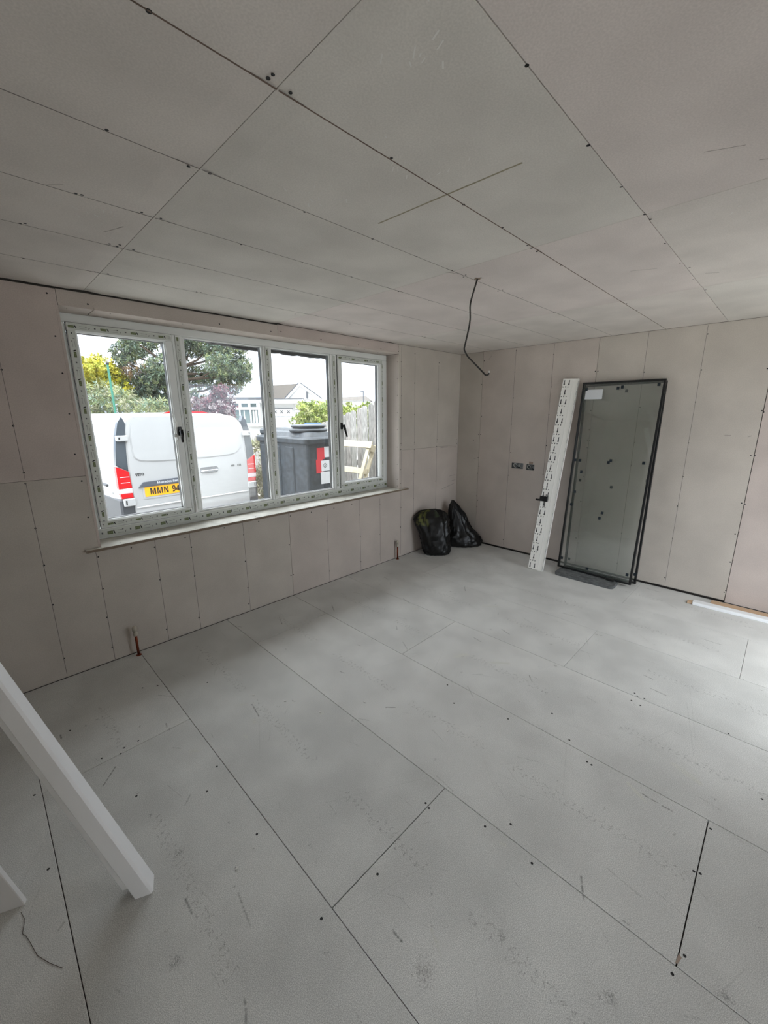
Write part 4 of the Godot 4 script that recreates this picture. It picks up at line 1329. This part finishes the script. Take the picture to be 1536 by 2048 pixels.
func build_plants() -> void:
	var con := [-11.49, 3.36, 0.47, 0.41, -11.90, 3.66, -0.11, 0.43, -10.72, 3.64, 0.50, 0.27, -11.04, 3.84, -0.35, 0.38, -11.05, 3.05, 0.71, 0.24, -10.68, 2.91, -0.22, 0.47, -10.95, 2.60, 0.08, 0.47, -11.35, 2.35, 0.43, 0.47, -11.21, 2.23, -0.37, 0.42, -11.13, 3.78, -1.35, 0.58, -10.71, 3.70, -1.80, 0.61, -10.91, 3.74, -2.51, 0.46, -10.72, 3.94, -0.73, 0.48, -11.16, 3.18, -2.78, 0.47, -10.00, 2.99, -1.65, 0.46, -11.37, 2.74, -1.40, 0.45, -10.61, 2.61, -2.02, 0.58, -10.60, 2.80, -2.62, 0.32, -9.89, 3.00, -2.35, 0.23, -10.63, 2.03, -0.96, 0.32, -11.38, 2.03, -1.99, 0.39, -12.08, 2.52, -1.02, 0.46, -11.19, 1.99, 0.09, 0.41, -11.56, 3.34, -0.99, 0.31, -12.00, 1.87, -0.73, 0.38]
	var t := thing("conifer", "large blue green conifer with open layered branches behind the van", "tree", Vector3(-11.1, OUT, -0.9))
	limbs(t, con, Vector3(-11.1, OUT, -0.9), 2.0, 0.16)
	foliage(t, con, "needle", 95.0, [Color(0.1, 0.14, 0.09), Color(0.13, 0.17, 0.1), Color(0.16, 0.19, 0.08), Color(0.08, 0.12, 0.09), Color(0.2, 0.22, 0.13), Color(0.05, 0.065, 0.05)], 1.05)
	var dead := []
	for q in [[4, 0.3], [16, 0.25], [19, 0.3], [21, 0.3], [3, 0.22]]:
		dead.append_array([con[q[0] * 4] + 0.3, con[q[0] * 4 + 1] - 0.25, con[q[0] * 4 + 2] - 0.15, q[1]])
	foliage(t, dead, "needle", 50.0, [Color(0.13, 0.085, 0.05), Color(0.075, 0.055, 0.04), Color(0.21, 0.13, 0.05)], 0.9, "brown_foliage")
	var yel := [-11.30, 2.72, 1.27, 0.53, -10.61, 2.81, 1.59, 0.31, -11.45, 2.57, 0.97, 0.43, -11.20, 2.33, 0.83, 0.33, -11.33, 2.44, 1.58, 0.35]
	t = thing("golden_shrub", "bright yellow golden shrub beside the large conifer", "shrub", Vector3(-11.2, OUT, 1.5))
	var s := st()
	tube(s, [Vector3(0, 0, 0), Vector3(0.05, 2.6, 0)], [0.08, 0.03], 6)
	piece("stem", s, "bark", t)
	foliage(t, yel, "leaf", 80.0, [Color(0.450, 0.396, 0.024), Color(0.372, 0.360, 0.036), Color(0.270, 0.282, 0.030), Color(0.480, 0.444, 0.072)], 0.95)
	var shr := [-9.84, 2.03, 1.58, 0.45, -10.18, 1.93, 1.82, 0.35, -9.31, 1.89, 1.33, 0.39, -9.82, 1.65, 1.85, 0.31, -10.41, 1.66, 1.29, 0.34, -10.29, 1.75, 0.76, 0.37, -8.86, 1.69, 0.80, 0.32, -8.90, 1.72, 0.43, 0.30]
	t = thing("leafy_hedge", "light green leafy hedge above the van roof under the golden shrub", "hedge", Vector3(-9.6, OUT, 1.4))
	s = st()
	for q in [Vector3(0, 0, 0.4), Vector3(0.1, 0, -0.3)]: tube(s, [q, q + Vector3(0, 1.9, 0)], [0.06, 0.03], 6)
	piece("stems", s, "bark", t)
	var low := shr.duplicate()
	for i in range(0, shr.size(), 4): low.append_array([shr[i] - 0.2, shr[i + 1] - 0.7, shr[i + 2], 0.4])
	foliage(t, low, "blade", 60.0, [Color(0.210, 0.230, 0.100), Color(0.250, 0.270, 0.140), Color(0.150, 0.190, 0.090), Color(0.275, 0.275, 0.180), Color(0.150, 0.210, 0.150)], 0.9)
	var pur := [-9.91, 2.03, -1.59, 0.36, -9.38, 1.79, -0.93, 0.33, -9.87, 1.76, -1.71, 0.29, -9.79, 1.75, -0.71, 0.34, -9.49, 2.26, -1.35, 0.22, -9.00, 1.86, -0.26, 0.23]
	t = thing("purple_shrub", "dark purple leaved shrub between the conifer and the white bungalow", "shrub", Vector3(-9.5, OUT, -0.9))
	s = st()
	tube(s, [Vector3(0, 0, 0), Vector3(0.05, 1.9, 0)], [0.05, 0.02], 6)
	piece("stem", s, "bark", t)
	low = pur.duplicate()
	for i in range(0, pur.size(), 4): low.append_array([pur[i], pur[i + 1] - 0.6, pur[i + 2], 0.34])
	foliage(t, low, "leaf", 50.0, [Color(0.120, 0.048, 0.060), Color(0.180, 0.072, 0.084), Color(0.156, 0.120, 0.120), Color(0.216, 0.180, 0.180), Color(0.090, 0.042, 0.054)], 0.9)
	var hed := [-6.75, 1.60, -2.96, 0.38, -7.51, 1.54, -3.90, 0.45, -6.89, 1.66, -2.72, 0.26, -7.28, 1.57, -4.32, 0.39, -6.47, 1.57, -4.07, 0.37, -6.41, 1.54, -4.48, 0.37, -7.21, 1.63, -3.97, 0.35, -7.48, 1.78, -2.86, 0.15]
	t = thing("yellow_green_hedge", "yellow green hedge behind the picket fence", "hedge", Vector3(-7.0, OUT, -3.6))
	s = st()
	tube(s, [Vector3(0, 0, 0), Vector3(0, 1.6, 0)], [0.05, 0.02], 6)
	piece("stem", s, "bark", t)
	low = hed.duplicate()
	for i in range(0, hed.size(), 4): low.append_array([hed[i] - 0.1, hed[i + 1] - 0.55, hed[i + 2] - 0.1, 0.4])
	foliage(t, low, "leaf", 70.0, [Color(0.220, 0.275, 0.055), Color(0.275, 0.308, 0.077), Color(0.165, 0.220, 0.055), Color(0.308, 0.330, 0.132)], 0.85)
	t = thing("dry_grass", "straw coloured weeds growing between the van and the oil tank", "weeds", Vector3(-3.7, OUT, 0.55))
	var blades := []
	for k in 16: blades.append_array([-3.5 - 0.1 * (k % 5), OUT + 0.12 + 0.085 * k, 0.72 - 0.05 * (k % 7), 0.13])
	foliage(t, blades, "blade", 120.0, [Color(0.330, 0.312, 0.180), Color(0.270, 0.270, 0.150), Color(0.360, 0.336, 0.240), Color(0.216, 0.228, 0.120)], 0.8, "blades")
	t = thing("rock", "pale rock on the ground between the van and the oil tank", "rock", Vector3(-4.85, OUT, 0.1))
	s = sst()
	var rings := []
	for p in [[0.1, 0.0], [0.17, 0.05], [0.18, 0.13], [0.13, 0.22], [0.05, 0.26]]:
		var ring := []
		for k in 10: ring.append(Vector3(cos(-TAU * k / 10) * p[0] * rng.randf_range(0.8, 1.15), p[1] * rng.randf_range(0.9, 1.1), sin(-TAU * k / 10) * p[0] * rng.randf_range(0.8, 1.1)))
		rings.append(ring)
	loft(s, rings)
	piece("stone", s, "stone", t)
	t = thing("green_pole", "slim green plastic pole standing in the leafy hedge", "pole", Vector3(-8.9, OUT, 1.55))
	s = st()
	tube(s, [Vector3(0, 0, 0), Vector3(0.01, 3.05, 0.02)], 0.024, 8)
	piece("shaft", s, "teal_pole", t)
	s = sst()
	lathe(s, [[0.035, 3.05], [0.035, 3.09], [0.015, 3.11]], Vector3(0.01, 0, 0.02), 8)
	piece("cap", s, "ink", t)

func build_houses() -> void:
	var turn := deg_to_rad(44.84)
	var t := thing("bungalow", "white bungalow with bay window, garage door and tiled gable across the road", "house", Vector3(-15.45, OUT, -14.25), turn)
	var k := 0.0311
	var X := func(px: float) -> float: return (px - 768.0) * k
	var Y := func(py: float) -> float: return 1.88 + (828.5 - py) * 0.0302
	var s := st()
	box(s, Vector3(X.call(425), 0, -6), Vector3(X.call(601), Y.call(806), 0))
	var wall := piece("wall", s, "render", t)
	s = st()
	box(s, Vector3(X.call(420), Y.call(805), -6.2), Vector3(X.call(529), Y.call(799), 0.25))
	piece("fascia", s, "white_paint", t)
	s = st()
	box(s, Vector3(X.call(420), Y.call(799), -6.2), Vector3(X.call(529), Y.call(794.5), 0.3))
	piece("flat_roof", s, "flat_roof", t)
	s = st()
	box(s, Vector3(X.call(529), Y.call(807), -6.2), Vector3(X.call(611), Y.call(799), 0.5))
	piece("fascia", s, "white_paint", t)
	s = st()
	box(s, Vector3(X.call(529), Y.call(799), -6.2), Vector3(X.call(611), Y.call(797.6), 0.53))
	piece("flat_roof", s, "flat_roof", t)
	# bay window
	s = st()
	for r in rect_minus(Rect2(X.call(466), Y.call(850), X.call(524) - X.call(466), Y.call(805) - Y.call(850)), [Rect2(X.call(470), Y.call(846), X.call(482) - X.call(470), Y.call(819) - Y.call(846)), Rect2(X.call(484), Y.call(846), X.call(503) - X.call(484), Y.call(819) - Y.call(846)), Rect2(X.call(505.5), Y.call(846), X.call(519.5) - X.call(505.5), Y.call(819) - Y.call(846)), Rect2(X.call(471), Y.call(813.5), X.call(482) - X.call(471), Y.call(806.5) - Y.call(813.5)), Rect2(X.call(487), Y.call(813.5), X.call(500) - X.call(487), Y.call(806.5) - Y.call(813.5)), Rect2(X.call(505), Y.call(813.5), X.call(517) - X.call(505), Y.call(806.5) - Y.call(813.5))]):
		box(s, Vector3(r.position.x, r.position.y, 0.0), Vector3(r.end.x, r.end.y, 0.16))
	var bay := piece("bay_window", s, "white_paint", t)
	for p in [[470, 482, 846, 819], [484, 503, 846, 819], [505.5, 519.5, 846, 819], [471, 482, 813.5, 806.5], [487, 500, 813.5, 806.5], [505, 517, 813.5, 806.5]]:
		s = st()
		box(s, Vector3(X.call(p[0]), Y.call(p[2]), 0.03), Vector3(X.call(p[1]), Y.call(p[3]), 0.06))
		piece("pane", s, "dark_pane", bay)
	for p in [[508, 511], [513, 517], [490, 492]]:
		s = st()
		box(s, Vector3(X.call(p[0]), Y.call(845), 0.061), Vector3(X.call(p[1]), Y.call(820), 0.08))
		piece("curtain", s, "white_paint", bay)
	s = st()
	cham(s, Vector3(X.call(464), Y.call(852.5), 0.0), Vector3(X.call(527), Y.call(850), 0.3), 0.02)
	piece("sill", s, "render", bay)
	# garage door of stacked panels with small patterned lights
	var gd := Node3D.new()
	gd.name = "garage_door"
	t.add_child(gd, true)
	for i in 5:
		s = st()
		cham(s, Vector3(X.call(533), Y.call(818 + 14.5 * (i + 1)) + 0.015, 0.0), Vector3(X.call(587), Y.call(818 + 14.5 * i), 0.06), 0.02)
		var pn := piece("door_panel", s, "white_paint", gd)
		if i == 0:
			for px in [541, 553, 565.5, 579]:
				s = st()
				for q in [[-0.09, 0.02, 0.07, 0.07], [0.02, 0.02, 0.07, 0.07], [-0.09, -0.09, 0.07, 0.07], [0.02, -0.09, 0.07, 0.07], [-0.03, -0.03, 0.06, 0.06]]: box(s, Vector3(X.call(px) + q[0], Y.call(823.5) + q[1], 0.05), Vector3(X.call(px) + q[0] + q[2], Y.call(823.5) + q[1] + q[3], 0.066))
				piece("door_light", s, "ink", pn)
	s = st()
	box(s, Vector3(X.call(532), Y.call(818), 0.0), Vector3(X.call(588), Y.call(816.8), 0.09))
	piece("lintel", s, "flat_roof", t)
	for i in 7:
		s = st()
		cham(s, Vector3(X.call(592), Y.call(850 - 6.2 * i), 0.0), Vector3(X.call(601.5 if i % 2 else 600), Y.call(844.6 - 6.2 * i), 0.12), 0.02)
		piece("quoin", s, "render", t)
	# tiled gable
	var e := Vector3(-2.0, 0, -1.5)
	var l := Vector3(X.call(575), Y.call(797.6), 0)
	var r := Vector3(X.call(646), Y.call(799), 0)
	var a := Vector3(X.call(604), Y.call(768), 0)
	s = st()
	loft(s, [[l, a, r], [l + e, a + e, r + e]])
	piece("tiled_roof", s, "roof_tile", t)
	s = st()
	for q in [[l, a], [a, r]]:
		var d: Vector3 = (q[1] - q[0]).normalized()
		var nn := Vector3(-d.y, d.x, 0) * 0.11
		loft(s, [[q[0] + nn * 0.3, q[0] - nn, q[1] - nn * 1.0, q[1] + nn * 0.3], [q[0] + nn * 0.3 + Vector3(0, 0, 0.12), q[0] - nn + Vector3(0, 0, 0.12), q[1] - nn * 1.0 + Vector3(0, 0, 0.12), q[1] + nn * 0.3 + Vector3(0, 0, 0.12)]])
	piece("bargeboard", s, "white_paint", t)
	s = st()
	for q in [[l, a], [a, r]]:
		var d: Vector3 = (q[1] - q[0]).normalized()
		var nn := Vector3(-d.y, d.x, 0) * 0.045
		var o1: Vector3 = q[0] + nn * 0.75
		var o2: Vector3 = q[1] + nn * 0.75
		loft(s, [[o1 + nn, o1, o2, o2 + nn], [o1 + nn + Vector3(0, 0, 0.14), o1 + Vector3(0, 0, 0.14), o2 + Vector3(0, 0, 0.14), o2 + nn + Vector3(0, 0, 0.14)]])
	piece("verge", s, "flat_roof", t)
	s = st()
	prism(s, PackedVector2Array([Vector2(l.x + 0.1, l.y), Vector2(r.x - 0.1, r.y - 0.05), Vector2(a.x, a.y - 0.12)]), -0.02, 0.05)
	piece("gable_wall", s, "render", t)
	s = st()
	box(s, Vector3(X.call(616.5), Y.call(797), 0.05), Vector3(X.call(619.5), Y.call(784), 0.15))
	piece("vent_pipe", s, "flat_roof", t)
	t = thing("long_flat_building", "long low white flat roofed building beyond the hedge and fence", "building", Vector3(-14.5, OUT, -18.5), turn)
	s = st()
	box(s, Vector3(-3.4, 0, -3), Vector3(8, 2.55, 0))
	piece("wall", s, "render", t)
	s = st()
	box(s, Vector3(-3.5, 2.5, -3.1), Vector3(8.1, 2.8, 0.2))
	piece("fascia", s, "white_paint", t)
	s = st()
	box(s, Vector3(-3.5, 2.8, -3.1), Vector3(8.1, 2.86, 0.25))
	piece("flat_roof", s, "flat_roof", t)
	t = thing("distant_house", "distant house roof just above the long white building", "house", Vector3(-31.4, OUT, -26.2), turn)
	s = st()
	box(s, Vector3(-1.6, 0, -2), Vector3(1.5, 3.25, 2))
	piece("wall", s, "render", t)
	s = st()
	loft(s, [[Vector3(1.7, 3.2, 2.1), Vector3(1.7, 3.2, -2.1), Vector3(1.0, 3.75, 0)], [Vector3(-1.8, 3.2, 2.1), Vector3(-1.8, 3.2, -2.1), Vector3(-1.5, 3.65, 0)]])
	piece("tiled_roof", s, "roof_tile", t)
	t = thing("street_lamp", "thin grey street lamp post far beyond the white buildings", "street lamp", Vector3(-26.6, OUT, -22.8))
	s = st()
	tube(s, [Vector3(0, 0, 0), Vector3(0, 3.92, 0)], 0.045, 6)
	piece("post", s, "flat_roof", t)
	s = st()
	cham(s, Vector3(-0.35, 3.88, -0.06), Vector3(0.06, 3.97, 0.06), 0.02)
	piece("lantern", s, "flat_roof", t)
	t = thing("dark_fence", "dark stained timber fence beside the white garage", "fence", Vector3(-8.1, OUT, -3.55))
	for i in 9:
		s = st()
		cham(s, Vector3(-0.045, 0, -0.01), Vector3(0.045, 1.86 + 0.05 * (i % 2), 0.01), 0.004, Transform3D(Basis(Vector3.UP, turn), Vector3(0.709, 0, -0.705) * (i - 4) * 0.1))
		piece("board", s, "dark_fence", t)
	t = thing("blue_bin", "blue plastic bin by the dark fence across the drive", "bin", Vector3(-6.06, OUT, -2.2), turn)
	s = st()
	loft(s, [[Vector3(-0.13, 0, 0.13), Vector3(-0.13, 0, -0.13), Vector3(0.13, 0, -0.13), Vector3(0.13, 0, 0.13)].map(func(v): return Vector3(v.x, v.y, v.z)), [Vector3(-0.17, 1.58, 0.17), Vector3(-0.17, 1.58, -0.17), Vector3(0.17, 1.58, -0.17), Vector3(0.17, 1.58, 0.17)]])
	piece("body", s, "blue_bin", t)
	s = st()
	cham(s, Vector3(-0.19, 1.58, -0.19), Vector3(0.19, 1.66, 0.19), 0.02)
	piece("lid", s, "blue_bin", t)

# ----------------------------------------------------------------
const WIRE := [[1.381, 4.324], [1.416, 4.317], [1.458, 4.326], [1.472, 4.319], [1.501, 4.312], [1.558, 4.300], [1.605, 4.277], [1.645, 4.253]]
const ADDED_EAVES := 1.3
const FRONT_H := 1.9
const FRONT_X0 := 2.85
const FRONT_X1 := 3.65
const DOOR_Z0 := 0.4
const DOOR_Z1 := 1.7
const DOOR_H := 2.05

func _ready() -> void:
	rng.seed = 4711
	# camera
	var cam := Camera3D.new()
	cam.name = "camera"
	cam.position = Vector3(2.8864, 1.5392, 4.1837)
	cam.rotation_order = EULER_ORDER_YXZ
	cam.rotation = Vector3(deg_to_rad(-13.583), deg_to_rad(44.842), deg_to_rad(-0.364))
	cam.fov = 103.11
	cam.near = 0.02
	cam.far = 300.0
	add_child(cam)
	cam.current = true
	# daylight: a bright overcast sky
	var sky_mat := ProceduralSkyMaterial.new()
	sky_mat.sky_top_color = Color(1.56, 1.6, 1.62)
	sky_mat.sky_horizon_color = Color(0.6, 0.65, 0.72)
	sky_mat.sky_curve = 0.6
	sky_mat.ground_bottom_color = Color(0.6, 0.6, 0.58)
	sky_mat.ground_horizon_color = Color(0.8, 0.82, 0.84)
	sky_mat.sky_energy_multiplier = 1.0
	var sky := Sky.new()
	sky.sky_material = sky_mat
	var env := Environment.new()
	env.background_mode = Environment.BG_SKY
	env.sky = sky
	env.ambient_light_source = Environment.AMBIENT_SOURCE_DISABLED
	env.tonemap_mode = Environment.TONE_MAPPER_LINEAR
	env.tonemap_exposure = 4.5
	env.sdfgi_enabled = true
	env.ssao_enabled = true
	env.ssil_enabled = true
	var we := WorldEnvironment.new()
	we.name = "world_environment"
	we.environment = env
	add_child(we)

	make_materials()
	var s := st()   # countersunk screw: a dark dimpled disc
	lathe(s, [[0.0062, -0.0004], [0.0062, 0.0004], [0.005, 0.0006], [0.0022, 0.0001]], Vector3.ZERO, 9)
	screw_mesh = mesh_of(s)

	build_floor()
	build_left_wall()
	build_back_wall()
	build_other_walls()
	build_ceiling()
	build_window()
	build_glass()
	build_slotted_panel()
	build_bags()
	build_trims()
	build_ground()
	build_van()
	build_tank()
	build_fence()
	build_houses()
	build_plants()
	build_cable()
	build_sockets()
	build_pipes()
	build_battens()
	build_debris()
